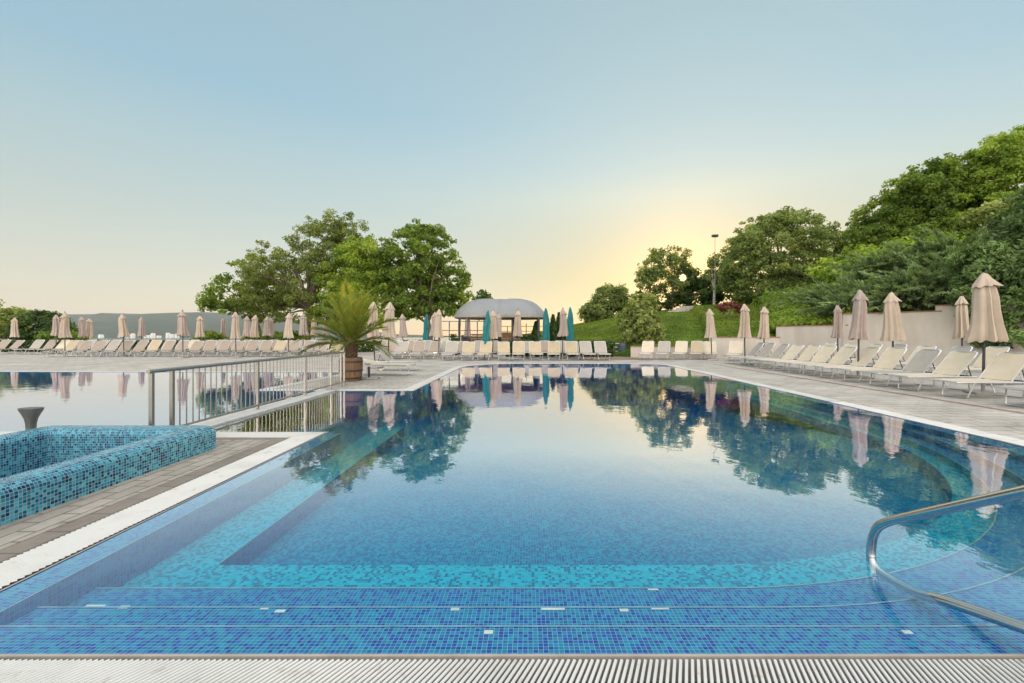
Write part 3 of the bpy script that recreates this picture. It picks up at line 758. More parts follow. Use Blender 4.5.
def tree(name, label, cat, Y, base_px, base_py, ells_px, mat, nclump, per, crad, leaf, seed, trunk_r=.2, bark='bark', group=None, limbs=10, fork=0.35, shell=0.55, depth=0.9, elong=1.6, Yd=0.0, gap=None, sprig=0.2):
    """ells_px: crown ellipsoids as (px, py, rx_px, ry_px) at distance Y"""
    bx, bz = gx(base_px, Y), gz(base_py, Y)
    root = empty(name, (bx, Y, bz), 0, label, cat, group); rs = np.random.RandomState(seed + 100)
    ells = []
    for e in ells_px:
        px, py, rx, ry = e[:4]; dy = e[4] if len(e) > 4 else rs.uniform(-.6, .6) * rx * Y / F * .4
        ells.append((gx(px, Y) - bx, dy, gz(py, Y) - bz, rx * Y / F, rx * Y / F * depth, ry * Y / F))
    P, Nn, T, C = crown_points(ells, nclump, per, crad, seed, shell, sprig)
    if gap is not None:                         # leaves cut away along the camera's line to the sun so its disc shows
        w = P + np.array([bx, Y, bz]) - np.array([0, 0, CH]); w /= np.linalg.norm(w, axis=1)[:, None]
        k = w @ np.array(gap[0]); keep = k < math.cos(gap[1]); P, Nn, T = P[keep], Nn[keep], T[keep]
    leaf_cloud('crown', P, Nn, leaf, mat, root, T, seed, elong)
    ztop = max(e[2] + e[5] * .5 for e in ells); zlow = min(e[2] - e[5] for e in ells)
    ce = ells[0]; b = MB(); fz = max(.25, zlow * .6 + fork * (ztop - zlow))
    tx = np.mean([e[0] for e in ells]) * .6
    trunk = [(0, 0, -.3), (tx * .1, 0, fz * .35), (tx * .35, 0, fz * .7), (tx * .6, 0, fz)]
    b.tube(trunk, [trunk_r * 1.25, trunk_r, trunk_r * .85, trunk_r * .7], 9)
    tip = Vector(trunk[-1])
    for i in rs.choice(len(C), min(limbs, len(C)), replace=False):
        c = Vector(C[i]); st_ = Vector(trunk[2]).lerp(tip, rs.rand()); mid = st_.lerp(c, .5) + Vector((rs.normal(0, .15), rs.normal(0, .15), (c - st_).length * .12))
        b.tube([st_, st_.lerp(mid, .5) + Vector((0, 0, .05)), mid, c], [trunk_r * .5, trunk_r * .36, trunk_r * .24, trunk_r * .06], 6, False)
    b.build('trunk', M[bark], root, True)
    return root

# ------------------------------------------------------------------ hillside behind the wall
# (x, y, wall top, kind of edge, hill direction, slope, cap)
HS = [  # X, Y, z0, dirx, diry, slope, cap
    (0.3, 31.5, 0.0, -.10, 1.0, .02, .3), (1.8, 29.5, 0.0, -.03, 1.0, .16, 1.6), (3.5, 27.7, 0.0, 0.05, 1.0, .26, 2.7), (5.0, 26.6, 0.05, .10, 1.0, .27, 3.4), (6.2, 25.75, 0.42, .15, 1.0, .27, 4.0), (8.2, 25.3, .55, .22, 1.0, .28, 4.6),
    (10.35, 24.95, .62, .30, 1.0, .28, 5.0), (10.55, 24.9, 1.14, .31, 1.0, .27, 5.0), (12.2, 24.55, 1.14, .38, .95, .28, 5.2), (13.72, 24.2, 1.16, .45, .9, .30, 5.5), (13.80, 24.15, 1.74, .47, .88, .30, 5.6),
    (14.6, 22.8, 1.76, .6, .8, .36, 6.5), (15.35, 21.35, 1.80, .7, .7, .42, 7.0), (15.45, 21.2, 2.28, .7, .7, .42, 7.0), (16.4, 20.1, 2.28, .75, .65, .42, 7.2), (17.45, 18.85, 2.28, .8, .6, .42, 7.4), (17.8, 18.4, 2.50, .82, .57, .42, 7.4),
    (19.0, 16.6, 2.5, .88, .47, .42, 7.5), (20.4, 14.6, 2.5, .94, .3, .42, 7.5), (23.5, 8, 2.5, 1, .1, .42, 7.5), (25, -8, 2.5, 1, 0, .42, 7.5)]
ds = [0.0, .5, 1.2, 2, 3, 4.5, 6, 8, 10, 12, 14, 17, 20, 24, 30, 40, 60, 110]
def hill_h(k, d):
    h = HS[k]; c = h[6] - h[2] * .5
    return h[2] + c * (1 - math.exp(-h[5] * d / max(c, .05))) if c > 0 else h[2]
b = MB(); vs = []
for k, h in enumerate(HS):
    dn = math.hypot(h[3], h[4])
    for d in ds:
        x = h[0] + h[3] / dn * (d + .12); y = h[1] + h[4] / dn * (d + .12)
        vs.append((x, y, hill_h(k, d) - .05 + (0.10 * math.sin(x * 1.3 + y * .7) if d > 1 and h[2] + h[5] > .2 else 0)))
nd = len(ds)
b.mesh(vs, [(i * nd + j, (i + 1) * nd + j, (i + 1) * nd + j + 1, i * nd + j + 1)[::-1] for i in range(len(HS) - 1) for j in range(nd - 1)])
b.mesh([v for v in vs[::nd]] + [(v[0], v[1], -.2) for v in vs[::nd]], [(i, i + 1, len(HS) + i + 1, len(HS) + i) for i in range(len(HS) - 1)])
hill = b.build('grass_hillside', M['turf'], smooth=True); struct(hill)
HV = vs
def hill_sample(rs, k0, k1, d0, d1):
    k = rs.uniform(k0, k1); i = int(k); t = k - i; d = d0 + (d1 - d0) * rs.rand(); 
    j = max(0, min(nd - 2, np.searchsorted(ds, d) - 1)); u = (d - ds[j]) / (ds[j + 1] - ds[j])
    g = lambda a, c: np.array(HV[a * nd + c])
    p = (g(i, j) * (1 - u) + g(i, j + 1) * u) * (1 - t) + (g(i + 1, j) * (1 - u) + g(i + 1, j + 1) * u) * t
    return p
rs = np.random.RandomState(11)
gp = np.array([hill_sample(rs, 1.0, 11.9, 0.05, 18) for _ in range(40000)]); gp[:, 2] += .04
gt = .42 + .22 * np.sin(gp[:, 0] * .9 + np.sin(gp[:, 1] * .6) * 1.5) * np.sin(gp[:, 1] * .7 + gp[:, 0] * .25) + .18 * np.sin(gp[:, 0] * 2.7 + gp[:, 1] * 1.9) * np.sin(gp[:, 1] * 3.1) + rs.normal(0, .16, len(gp))
g = leaf_cloud('lawn_grass', gp, np.tile([0.0, -.8, .25], (len(gp), 1)), .075, M['grass'], None, gt, 5, 1.8, .6)
tag(g, 'short mown green grass on the slope behind the retaining wall', 'grass', kind='stuff')

# retaining wall with stepped top
def wall_mesh(root, segs, T=.26):
    """segs: list of (x,y,top) runs"""
    w = MB(); c = MB()
    for run, top in segs:
        e0 = Vector(run[0]) - Vector(run[1]); e0.normalize(); run = [tuple(Vector(run[0]) + e0 * .22)] + run[1:]
        for i in range(len(run) - 1):
            p, q = Vector(run[i]), Vector(run[i + 1]); d = (q - p).normalized(); n_ = Vector((-d.y, d.x))
            if n_.y < 0 and abs(d.x) > .3: n_ = -n_
            if abs(d.x) <= .3 and n_.x < 0: n_ = -n_
            for bb, off0, off1, z0, z1 in ((w, 0, T, -.05, top - .05), (c, -.03, T + .03, top - .05, top)):
                P = [p + n_ * off0, q + n_ * off0, q + n_ * off1, p + n_ * off1]
                v = [(x.x, x.y, z0) for x in P] + [(x.x, x.y, z1) for x in P]
                bb.mesh(v, [(0, 1, 5, 4), (1, 2, 6, 5), (2, 3, 7, 6), (3, 0, 4, 7), (4, 5, 6, 7), (3, 2, 1, 0)])
    w.build('wall_face', M['plaster'], root); c.build('wall_cap', M['wall_cap'], root)
rw = empty('retaining_wall', (10.5, 24.6, 0), 0, 'pale plastered retaining wall with a stepped top below the green hillside', 'wall')
def rel(run, o): return [(x - o[0], y - o[1]) for x, y in run]
wall_mesh(rw, [(rel([(6.2, 25.6), (8.2, 25.15), (10.45, 24.75)], (10.5, 24.6)), .66), (rel([(10.45, 24.74), (13.74, 24.0)], (10.5, 24.6)), 1.2), (rel([(13.74, 23.99), (15.36, 21.1)], (10.5, 24.6)), 1.8),
               (rel([(15.36, 21.09), (17.5, 18.6)], (10.5, 24.6)), 2.34), (rel([(17.5, 18.59), (19.0, 16.4), (20.6, 14.0), (23.3, 8), (24.6, -8)], (10.5, 24.6)), 2.58)])

# ------------------------------------------------------------------ trees and shrubs
GL = 'trees behind the left loungers'
tree('feathery_tree', 'tall feathery tree with fine grey green leaves in the group by the sea', 'tree', 36, 308, 346, [(300, 285, 44, 40), (318, 245, 28, 28), (275, 280, 30, 36), (331, 232, 15, 20), (350, 240, 24, 26), (345, 272, 30, 38), (262, 305, 26, 24)], M['lf_feather'], 560, 75, .40, .095, 21, .22, group=GL, shell=.35, limbs=40, elong=2.6)
tree('spreading_tree', 'low spreading tree with open branches at the seaward end of the tree group', 'tree', 38, 262, 346, [(235, 293, 26, 16), (222, 308, 20, 10), (252, 275, 20, 18), (262, 300, 26, 22), (213, 300, 11, 6)], M['lf_green'], 120, 60, .42, .18, 22, .18, group=GL, shell=.4, limbs=24)
tree('dense_tree', 'dense bright green rounded tree standing behind the potted palm', 'tree', 35, 352, 346, [(357, 282, 36, 34), (362, 256, 24, 18), (342, 296, 26, 26), (378, 300, 24, 30), (340, 312, 30, 16)], M['lf_lime'], 360, 140, .46, .115, 23, .24, group=GL, limbs=10)
tree('catalpa_tree', 'broad leaved tree with forked trunk and golden rim beside the pavilion', 'tree', 34, 430, 346, [(425, 258, 34, 32), (447, 278, 24, 24), (405, 280, 28, 28), (418, 236, 18, 16), (455, 300, 18, 12), (440, 302, 24, 14), (405, 304, 24, 14), (388, 256, 16, 22)], M['lf_green'], 360, 90, .44, .155, 24, .24, group=GL, shell=.45, limbs=18, fork=.12)
tree('yellow_tree', 'yellow green bushy tree cut by the left edge of the picture', 'tree', 42, 5, 345, [(2, 322, 22, 15), (18, 318, 12, 10), (-14, 316, 18, 16)], M['lf_yellow'], 70, 60, .55, .25, 25, .14, limbs=8)
tree('clipped_bush', 'dark clipped dome bush left of the first pair of umbrellas', 'bush', 40, 47, 346, [(45, 328, 21, 14.5), (60, 334, 16, 10)], M['lf_dark'], 170, 110, .42, .14, 26, .12, shell=.75, limbs=4, sprig=0)
tree('spruce_tree', 'small pointed spruce rising behind the pavilion roof', 'tree', 60, 484, 345, [(484, 286, 2.6, 5), (484, 293, 5, 5), (484, 301, 8, 6), (484, 311, 11, 8)], M['lf_dark'], 60, 70, .6, .22, 27, .12, limbs=3)
tree('round_tree', 'round headed dusky green tree on the grass mound behind the teal umbrellas', 'tree', 47, 610, 327, [(609, 305, 17, 19), (598, 312, 13, 12), (619, 300, 9, 13), (588, 314, 8, 9)], M['lf_olive'], 230, 80, .45, .15, 28, .2, limbs=6)
tree('yellow_shrub', 'pale yellow green shrub at the foot of the grass slope', 'bush', 27.5, 640, 350, [(640, 328, 20, 20), (641, 306, 12, 12), (628, 334, 12, 14), (652, 332, 11, 15)], M['lf_yellow'], 170, 80, .34, .13, 29, .08, limbs=10, shell=.5, elong=1.9)
GAP = (tuple(sdir), R(0.46))
GH = 'airy trees in front of the low sun'
tree('airy_tree', 'thin airy tree left of the low sun with sky showing through', 'tree', 46, 650, 304, [(652, 268, 13, 14), (642, 276, 8, 12), (657, 256, 8, 8), (648, 286, 12, 14)], M['lf_olive'], 110, 50, .40, .14, 30, .16, group=GH, shell=.4, gap=GAP)
tree('airy_tree', 'airy round topped tree with the low sun shining through its right side', 'tree', 46, 672, 304, [(676, 257, 14, 13), (668, 272, 12, 14), (684, 266, 9, 10), (676, 288, 14, 12)], M['lf_olive'], 130, 50, .40, .14, 31, .16, group=GH, shell=.4, gap=GAP)
tree('hedge_tree', 'dark green hedge like tree mass right under the low sun', 'tree', 47, 690, 306, [(660, 299, 24, 10), (700, 294, 20, 15), (690, 280, 12, 12), (712, 288, 12, 18), (640, 303, 14, 8), (735, 300, 18, 8)], M['lf_dark'], 190, 70, .6, .2, 32, .16, gap=GAP)
tree('young_birch', 'slim pale stemmed birch beside the lamp post', 'tree', 43, 714, 303, [(714, 262, 6, 9), (712, 276, 7, 9), (717, 286, 5, 8)], M['lf_olive'], 40, 32, .38, .15, 33, .11, bark='pale_bark', shell=.3)
tree('big_round_tree', 'large dome shaped tree in the middle of the hillside', 'tree', 38, 782, 304, [(782, 262, 54, 47), (782, 262, 54, 47), (786, 250, 42, 36), (748, 270, 24, 32), (820, 272, 20, 30), (780, 288, 48, 16)], M['lf_olive'], 700, 100, .50, .14, 34, .3, shell=.8, limbs=14, sprig=.08)
tree('red_maple', 'small dark red maple with a thin stem on the lawn', 'tree', 29.5, 729, 326, [(728, 306, 9, 5), (722, 309, 6, 3.5), (735, 309, 6, 4)], M['lf_red'], 26, 55, .2, .09, 35, .035, limbs=6)
GR = 'tall trees on the right hillside'
tree('lofty_tree', 'tall leafy tree of the right hand wood nearest the dome shaped tree', 'tree', 37, 880, 300, [(885, 232, 34, 32), (868, 245, 26, 24), (905, 205, 22, 28), (850, 248, 14, 14)], M['lf_green'], 357, 105, .50, .145, 36, .26, group=GR, shell=.5, limbs=14)
tree('lofty_tree', 'tall leafy tree in the middle of the right hand wood', 'tree', 34, 945, 300, [(940, 205, 38, 42), (925, 185, 24, 22), (960, 185, 28, 30), (930, 235, 36, 26)], M['lf_green'], 441, 105, .50, .145, 37, .28, group=GR, shell=.5, limbs=14)
tree('lofty_tree', 'tallest tree of the wood, cut by the right edge of the picture', 'tree', 32, 1030, 300, [(1020, 180, 44, 52), (1005, 160, 28, 28), (1050, 150, 40, 40), (1000, 215, 40, 34), (1070, 210, 60, 60)], M['lf_lime'], 588, 105, .50, .145, 38, .3, group=GR, shell=.5, limbs=14)
tree('understory_tree', 'bright green undergrowth bush between the juniper bank and the tall wood', 'bush', 31, 870, 300, [(860, 268, 34, 18), (900, 262, 36, 22), (935, 262, 36, 24), (835, 276, 20, 16)], M['lf_lime'], 190, 80, .6, .2, 39, .15, limbs=6)
tree('yew_tree', 'dense dark evergreen tree overhanging the right end of the wall', 'tree', 17.2, 1010, 352, [(1004, 290, 36, 40), (985, 278, 26, 26), (1030, 262, 44, 58), (1012, 325, 34, 24), (1050, 240, 50, 60), (1045, 320, 44, 36), (975, 262, 20, 16)], M['lf_yew'], 520, 150, .32, .07, 40, .2, shell=.65, limbs=8, elong=3.0)
tree('golden_shrub', 'golden yellow shrub high up against the right hand wood', 'bush', 28, 985, 282, [(985, 214, 14, 7), (1000, 208, 12, 6)], M['lf_yellow'], 36, 50, .35, .16, 41, .07, limbs=5)

def juniper(name, label, X, Y, z, n, L, seed, dirx=-0.8, diry=-.5, mat='lf_juniper'):
    """arching sprays of needle foliage"""
    root = empty(name, (X, Y, z), 0, label, 'juniper', 'junipers spilling over the retaining wall'); rs = np.random.RandomState(seed)
    P = []; Nn = []; T = []; A = []; b = MB()
    for _ in range(n):
        a = rs.normal(0, .75); dx = dirx * math.cos(a) - diry * math.sin(a); dy = dirx * math.sin(a) + diry * math.cos(a)
        el = rs.uniform(.1, .85); l = L * rs.uniform(.6, 1.15); o = Vector((rs.normal(0, .45), rs.normal(0, .45), rs.uniform(0, .4) * L))
        d = Vector((dx * math.cos(el), dy * math.cos(el), math.sin(el))).normalized(); ct = rs.normal(.42, .2); pts = []
        for k in range(9):
            u = k / 8; pts.append(o + d * l * u + Vector((0, 0, -.16 * l * u * u + .05 * l * math.sin(u * 3))))
        b.tube(pts[:7], [.02 * (1 - .12 * k) for k in range(7)], 4, False)
        m = 110; u = rs.rand(m) ** .75; q = np.array([pts[min(7, int(x * 8))].lerp(pts[min(7, int(x * 8)) + 1], x * 8 - min(7, int(x * 8))) for x in u])
        q += rs.normal(0, 1, (m, 3)) * (np.array([.085, .085, .05]) * L * .5 * (1.15 - .85 * u)[:, None])
        P.append(q); Nn.append(np.tile([d.x * .2, d.y * .3, .9], (m, 1))); T.append(np.clip(ct + .75 * (u - .55) + rs.normal(0, .1, m), 0, 1)); A.append(np.tile([d.x, d.y, d.z], (m, 1)))
    leaf_cloud('foliage', np.concatenate(P), np.concatenate(Nn), .055, M[mat], root, np.concatenate(T), seed, 4.0, .45, axis=np.concatenate(A))
    b.build('branches', M['bark'], root, True)
JP = [(838, 312, 25.2, 80, 2.3), (866, 312, 23.0, 100, 2.4), (893, 314, 21.4, 100, 2.4), (913, 313, 20.8, 110, 2.5), (936, 308, 20.2, 110, 2.5), (956, 300, 20.0, 100, 2.5), (885, 286, 25, 100, 2.7), (922, 282, 23.8, 110, 2.7), (958, 274, 22, 110, 2.7), (850, 318, 22.8, 70, 1.8)]
JT = ['feathery juniper at the left end of the bank above the wall', 'feathery juniper second from the left in the upper bank, reaching toward the dome tree', 'feathery juniper above the wall between the two nearer right umbrellas', 'tall feathery juniper behind the middle of the bank above the wall', 'feathery juniper hanging over the high step of the wall', 'dense feathery juniper beside the dark evergreen at the wall end',
      'feathery juniper high on the slope under the leftmost lofty tree', 'feathery juniper high on the slope under the middle lofty tree', 'highest feathery juniper, touching the dark evergreen on the right', 'low juniper creeping along the wall top behind the third umbrella']
for i, (px, py, Y, n, L) in enumerate(JP):
    juniper('juniper_bush', JT[i], gx(px, Y), Y, gz(py, Y) - .3, n, L, 60 + i)

def ground_cover(name, label, k0, k1, d0, d1, n, h, leaf, mat, seed):
    rs = np.random.RandomState(seed); P = []; T = []; Nn = []
    for _ in range(n):
        c = hill_sample(rs, k0, k1, d0, d1); m = 40; q = rs.normal(0, 1, (m, 3)) * np.array([h * .9, h * .9, h * .5]); q[:, 2] = np.abs(q[:, 2]) + .02
        P.append(c + q); T.append(np.clip(rs.normal(.5, .15) + rs.normal(0, .15, m), 0, 1)); Nn.append(q / h + np.array([0, -.2, .6]))
    o = leaf_cloud(name, np.concatenate(P), np.concatenate(Nn), leaf, mat, None, np.concatenate(T), seed, 1.7)
    tag(o, label, 'ground cover', kind='stuff')
ground_cover('ground_cover', 'leafy green ground cover growing along the slope above the wall', 9.2, 13.6, .25, 5, 300, .28, .11, M['lf_lime'], 71)
ground_cover('undergrowth', 'dark undergrowth covering the slope below the tall trees', 9.5, 18.5, 4, 18, 1100, .5, .2, M['lf_green'], 72)

def cypress(px, py_top, py_base, Y, w, label, seed):
    X = gx(px, Y); z0 = gz(py_base, Y); H = gz(py_top, Y) - z0; root = empty('cypress_tree', (X, Y, z0), 0, label, 'tree', 'cypresses beside the pavilion'); rs = np.random.RandomState(seed)
    n = 1500; u = rs.rand(n); a = rs.uniform(0, 2 * math.pi, n); r = w * np.minimum(1, (1 - u) * 2.2) ** .7 * (.6 + .4 * rs.rand(n)) * (1 + .15 * np.sin(a * 3 + u * 20))
    P = np.stack([r * np.cos(a), r * np.sin(a), .1 + u * (H - .1)], 1); Nn = np.stack([np.cos(a), np.sin(a), np.full(n, .4)], 1)
    leaf_cloud('crown', P, Nn, .12, M['lf_dark'], root, rs.normal(.45, .2, n), seed, 2.0)
    b = MB(); b.tube([(0, 0, -.2), (0, 0, H * .8)], [.06, .015], 6); b.build('trunk', M['bark'], root, True)
CY = [(536, 322, 347, 31, .28, 'cypress just left of the leftmost of the paired teal umbrellas by the pavilion'), (553, 315, 347, 33, .3, 'cypress right of the paired teal umbrella at the pavilion corner'), (559, 313, 347, 34, .3, 'tallest cypress in the clump beside the pavilion'), (565, 318, 347, 33, .28, 'cypress at the right end of the clump beside the pavilion')]
for i, c in enumerate(CY): cypress(*c, 80 + i)

def low_hedge(px0, px1, Y, h, label, seed, name='low_hedge', d=.5):
    x0, x1 = gx(px0, Y), gx(px1, Y); rs = np.random.RandomState(seed); n = int((x1 - x0) * 420)
    P = np.stack([rs.uniform(0, x1 - x0, n), rs.uniform(-d / 2, d / 2, n), rs.uniform(.02, h, n) * (1 + .06 * np.sin(rs.uniform(0, 9, n)))], 1)
    root = empty(name, (x0, Y, 0), 0, label, 'hedge')
    leaf_cloud('foliage', P, np.tile([0, -.4, .6], (n, 1)), .12, M['lf_dark'], root, rs.normal(.45, .2, n), seed)
    b = MB(); b.tube([(0.1, 0, .05), ((x1 - x0) * .5, .03, .12), (x1 - x0 - .1, 0, .05)], .03, 6); b.build('stem', M['bark'], root, True)
low_hedge(506, 614, 26.2, .92, 'low dark clipped hedge behind the second row of central loungers', 91)
low_hedge(-60, 440, 33.5, .86, 'long low dark hedge along the seaward edge of the deck', 92)
for i, (px, w, h, lab) in enumerate(((205, 26, 1.35, 'leafy shrub poking above the seaward hedge below the hills'), (275, 60, 1.25, 'leafy shrub line above the seaward hedge under the feathery tree'), (60, 40, 1.15, 'dark shrub in front of the clipped dome bush'))):
    Y = 35; tree('seaward_shrub', lab, 'bush', Y, px, 346, [(px, 338, w / 2, 5.5)], M['lf_green'], int(w * 1.5), 40, .32, .15, 95 + i, .04, limbs=3)

# ------------------------------------------------------------------ potted palm
def palm():
    Y = 12.5; X = gx(351, Y)
    root = empty('barrel_planter', (X, Y, 0.004), 0, 'oak half barrel planter with dark iron hoops holding the palm', 'planter')
    prof = [(.265, 0), (.29, .1), (.31, .28), (.318, .45), (.31, .62), (.30, .66), (.27, .66), (.27, .58)]
    b = MB(); b.lathe(prof, 28); b.build('barrel', M['oak'], root, True)
    for z0, z1, r0, r1 in ((.06, .11, .286, .296), (.27, .32, .314, .318), (.52, .57, .320, .318)):
        b = MB(); b.lathe([(r0, z0), (r0 + .006, z0 + .002), (r1 + .006, z1 - .002), (r1, z1)], 28); b.build('hoop', M['dark_metal'], root, True)
    b = MB(); b.lathe([(.262, .59), (.1, .60)], 20); b.build('soil', M['palm_bark'], root)
    pr = empty('palm_tree', (X, Y, .6), 0, 'young date palm with arching feathery fronds in an oak barrel', 'palm tree')
    b = MB(); rs = np.random.RandomState(5)
    b.lathe([(.10, 0), (.13, .06), (.15, .2), (.13, .36), (.08, .55), (.04, .7)], 16)
    for k in range(90):                          # old frond stubs
        a = k * 2.4; z = .04 + .5 * k / 90; r = .125 - .05 * max(0, z - .3); p = Vector((math.cos(a) * r, math.sin(a) * r, z)); d = Vector((math.cos(a) * .06, math.sin(a) * .06, .07))
        b.tube([p - d * .3, p + d], [.028, .012], 5)
    b.build('trunk', M['palm_bark'], pr, True)
    nf = 28
    for k in range(nf):
        a = k * 2.39996 + rs.normal(0, .12); u = k / nf; el = R(86 - 92 * u) + rs.normal(0, .06); l = (1.35 + .45 * rs.rand()) * (1.0 if u < .75 else .9)
        pts = []; hd = Vector((math.cos(a), math.sin(a), 0)); droop = .35 + .6 * u
        for q in range(15):
            t = q / 14; e = el - droop * 1.15 * t * t
            pts.append(pts[-1] + (hd * math.cos(e) + Vector((0, 0, math.sin(e)))) * l / 14 if pts else Vector((math.cos(a) * .05, math.sin(a) * .05, .42 + .15 * (1 - u))))
        b = MB(); b.tube(pts, [.016 * (1 - .8 * q / 14) for q in range(15)], 5, False)
        side = hd.cross(Vector((0, 0, 1)))
        for q in range(3, 38):
            t = q / 38; i = min(13, int(t * 14)); p = pts[i].lerp(pts[i + 1], t * 14 - i); d = (pts[i + 1] - pts[i]).normalized(); upv = side.cross(d).normalized()
            ll = .40 * math.sin(math.pi * min(1, .12 + t * .95)) ** .7 + .05
            for sgn in (-1, 1):
                dd = (d * .75 + side * sgn * .75 + upv * (.22 + rs.normal(0, .06))).normalized(); w = upv.cross(dd).normalized() * .015
                m_ = p + dd * ll * .5; tip = p + dd * ll + Vector((0, 0, -.06 * ll))
                b.face([p - w * .6, m_ - w, tip, m_ + w])
        o = b.build('frond', M['lf_palm'], pr, boxuv=False)
        at = o.data.attributes.new('tint', 'FLOAT', 'FACE'); base = .62 - .4 * u + rs.normal(0, .1)
        at.data.foreach_set('value', np.clip(base + rs.normal(0, .12, len(o.data.polygons)), 0, 1).astype(np.float32))
palm()

# ------------------------------------------------------------------ sun loungers
def make_lounger(fabric, ang, name='sun_lounger'):
    root = empty(name, (0, 0, 0), 0)
    W = .318; SH = .34; yh = .18; y0 = -.95; BL = .745; a = R(ang); ca, sa = math.cos(a), math.sin(a)
    b = MB()                                     # seat sling, slightly sagging
    n = 8; vs = []
    for i in range(n + 1):
        y = y0 + .02 + (yh - y0 - .03) * i / n
        for k in range(5):
            u = k / 4; vs.append((-W - .012 + (2 * W + .024) * u, y, SH + .016 - .022 * math.sin(math.pi * u) * math.sin(math.pi * i / n) ** .5))
    m = len(vs); vs2 = [(x, y, z - .008) for x, y, z in vs]
    f = [(i * 5 + k, i * 5 + k + 1, i * 5 + k + 6, i * 5 + k + 5) for i in range(n) for k in range(4)]
    per = [k for k in range(5)] + [i * 5 + 4 for i in range(1, n + 1)] + [n * 5 + k for k in (3, 2, 1, 0)] + [i * 5 for i in range(n - 1, 0, -1)]
    f2 = [tuple(m + q for q in reversed(x)) for x in f] + [(per[i], m + per[i], m + per[(i + 1) % len(per)], per[(i + 1) % len(per)]) for i in range(len(per))]
    b.mesh(vs + vs2, f + f2); b.build('seat', fabric, root, True)
    T = lambda x, s, h=0: (x, yh + ca * s - sa * h, SH + .012 + sa * s + ca * h)
    b = MB(); vs = []; n = 7                     # backrest sling with rounded top corners
    for i in range(n + 1):
        s = .02 + (BL - .03) * i / n
        w = W + .004 if i < n - 1 else (W - .012 if i == n - 1 else W - .06)
        for k in range(5):
            u = k / 4; vs.append(T(-w + 2 * w * u, s, .012 - .02 * math.sin(math.pi * u)))
    m = len(vs); vs2 = [tuple(Vector(v) - Vector((0, -sa * .008, ca * .008))) for v in vs]
    f = [(i * 5 + k, i * 5 + k + 1, i * 5 + k + 6, i * 5 + k + 5) for i in range(n) for k in range(4)]
    per = [k for k in range(5)] + [i * 5 + 4 for i in range(1, n + 1)] + [n * 5 + k for k in (3, 2, 1, 0)] + [i * 5 for i in range(n - 1, 0, -1)]
    f2 = [tuple(m + q for q in reversed(x)) for x in f] + [(per[i], m + per[i], m + per[(i + 1) % len(per)], per[(i + 1) % len(per)]) for i in range(len(per))]
    b.mesh(vs + vs2, f + f2); b.build('backrest', fabric, root, True)
    b = MB()
    b.tube([(-W, .62, SH - .005), (-W, y0 + .05, SH - .005), (-W + .05, y0, SH - .005), (W - .05, y0, SH - .005), (W, y0 + .05, SH - .005), (W, .62, SH - .005)], .0145, 8)
    b.tube([(-W, .62, SH - .005), (W, .62, SH - .005)], .012, 8); b.tube([(-W, yh - .02, SH - .012), (W, yh - .02, SH - .012)], .011, 8)
    b.build('frame', M['alu'], root, True)
    b = MB(); b.tube([T(-W + .012, 0), T(-W + .012, BL - .08), T(-W + .03, BL - .03), T(-W + .08, BL), T(W - .08, BL), T(W - .03, BL - .03), T(W - .012, BL - .08), T(W - .012, 0)], .013, 8); b.build('back_frame', M['alu'], root, True)
    for sgn in (-1, 1):
        b = MB(); b.tube([T(sgn * (W - .012), BL - .10), T(sgn * (W - .03), BL - .028), T(sgn * (W - .10), BL + .002)], .0185, 8); b.build('corner_cap', M['corner'], root, True)
    for y, dy in ((-.62, -.10), (.42, .08)):
        b = MB(); b.tube([(-W, y, SH), (-W + .06, y + dy, .03), (-W + .09, y + dy, .014), (W - .09, y + dy, .014), (W - .06, y + dy, .03), (W, y, SH)], .0135, 8); b.build('leg', M['alu'], root, True)
    b = MB()
    for sgn in (-1, 1): b.tube([T(sgn * (W - .03), BL * .48, -.01), (sgn * (W - .03), .52, SH)], .011, 6)
    b.tube([(-W + .03, .50, SH + .01), (W - .03, .50, SH + .01)], .014, 6); b.build('support_strut', M['dark_plastic'], root, True)
    return root
PROTO = {}
KIND = {'c': ('cream', 'cream'), 'g': ('golden', 'golden cream'), 'p': ('pale', 'pale grey'), 's': ('sand', 'sand coloured')}
AV = 0
def lounger(kind, ang, loc, rz, label, group, first={}):
    key = (kind, ang)
    if key not in PROTO:
        PROTO[key] = make_lounger(M[KIND[kind][0]], ang); o = PROTO[key]
    else: o = copy_tree(PROTO[key])
    o.location = (loc[0], loc[1], 0.004); o.rotation_euler = (0, 0, R(rz)); tag(o, label, 'sun lounger', group)
    return o
rl = random.Random(5)
def row(pts, kinds, angs, rots, where, group, z=0):
    n = len(pts)
    for i, (x, y) in enumerate(pts):
        k = kinds[i % len(kinds)]; a = angs[i % len(angs)]; r_ = rots[i % len(rots)]
        lounger(k, a, (x, y), r_ + rl.uniform(-2, 2), '%s lounger, %s %s' % (KIND[k][1], ORD[i], where), group)
# central front row, seen head on
CF = [449.4, 467.3, 484.5, 503.5, 518.5, 535.7, 554.3, 572.4, 587.7, 602.7]
row([(gx(p, 22.6), 22.9) for p in CF], 'pgggggggpp', [54, 50, 52, 50, 54, 50, 52, 54, 54, 54], [0, 3, -3, 2, 0, 2, -2, 0, 0, 0], 'from the left in the front row before the pavilion', 'front row of loungers before the pavilion')
CBk = [444, 461, 478, 492, 529, 545, 561, 574]
row([(gx(p, 24.8), 25.0) for p in CBk], 'ps', [54, 50, 54], [0], 'from the left in the second row before the pavilion', 'second row of loungers before the pavilion')
row([(gx(p, 24), 24.2) for p in (387, 399.5, 417, 432)], 'sps', [54, 50], [-4, 0, 3], 'from the left in the short row right of the palm', 'short row of loungers right of the palm')
row([(gx(p, 26.4), 26.6) for p in (383, 394, 409, 425)], 'sp', [54], [0, 2], 'from the left in the back row right of the palm', 'back loungers right of the palm')
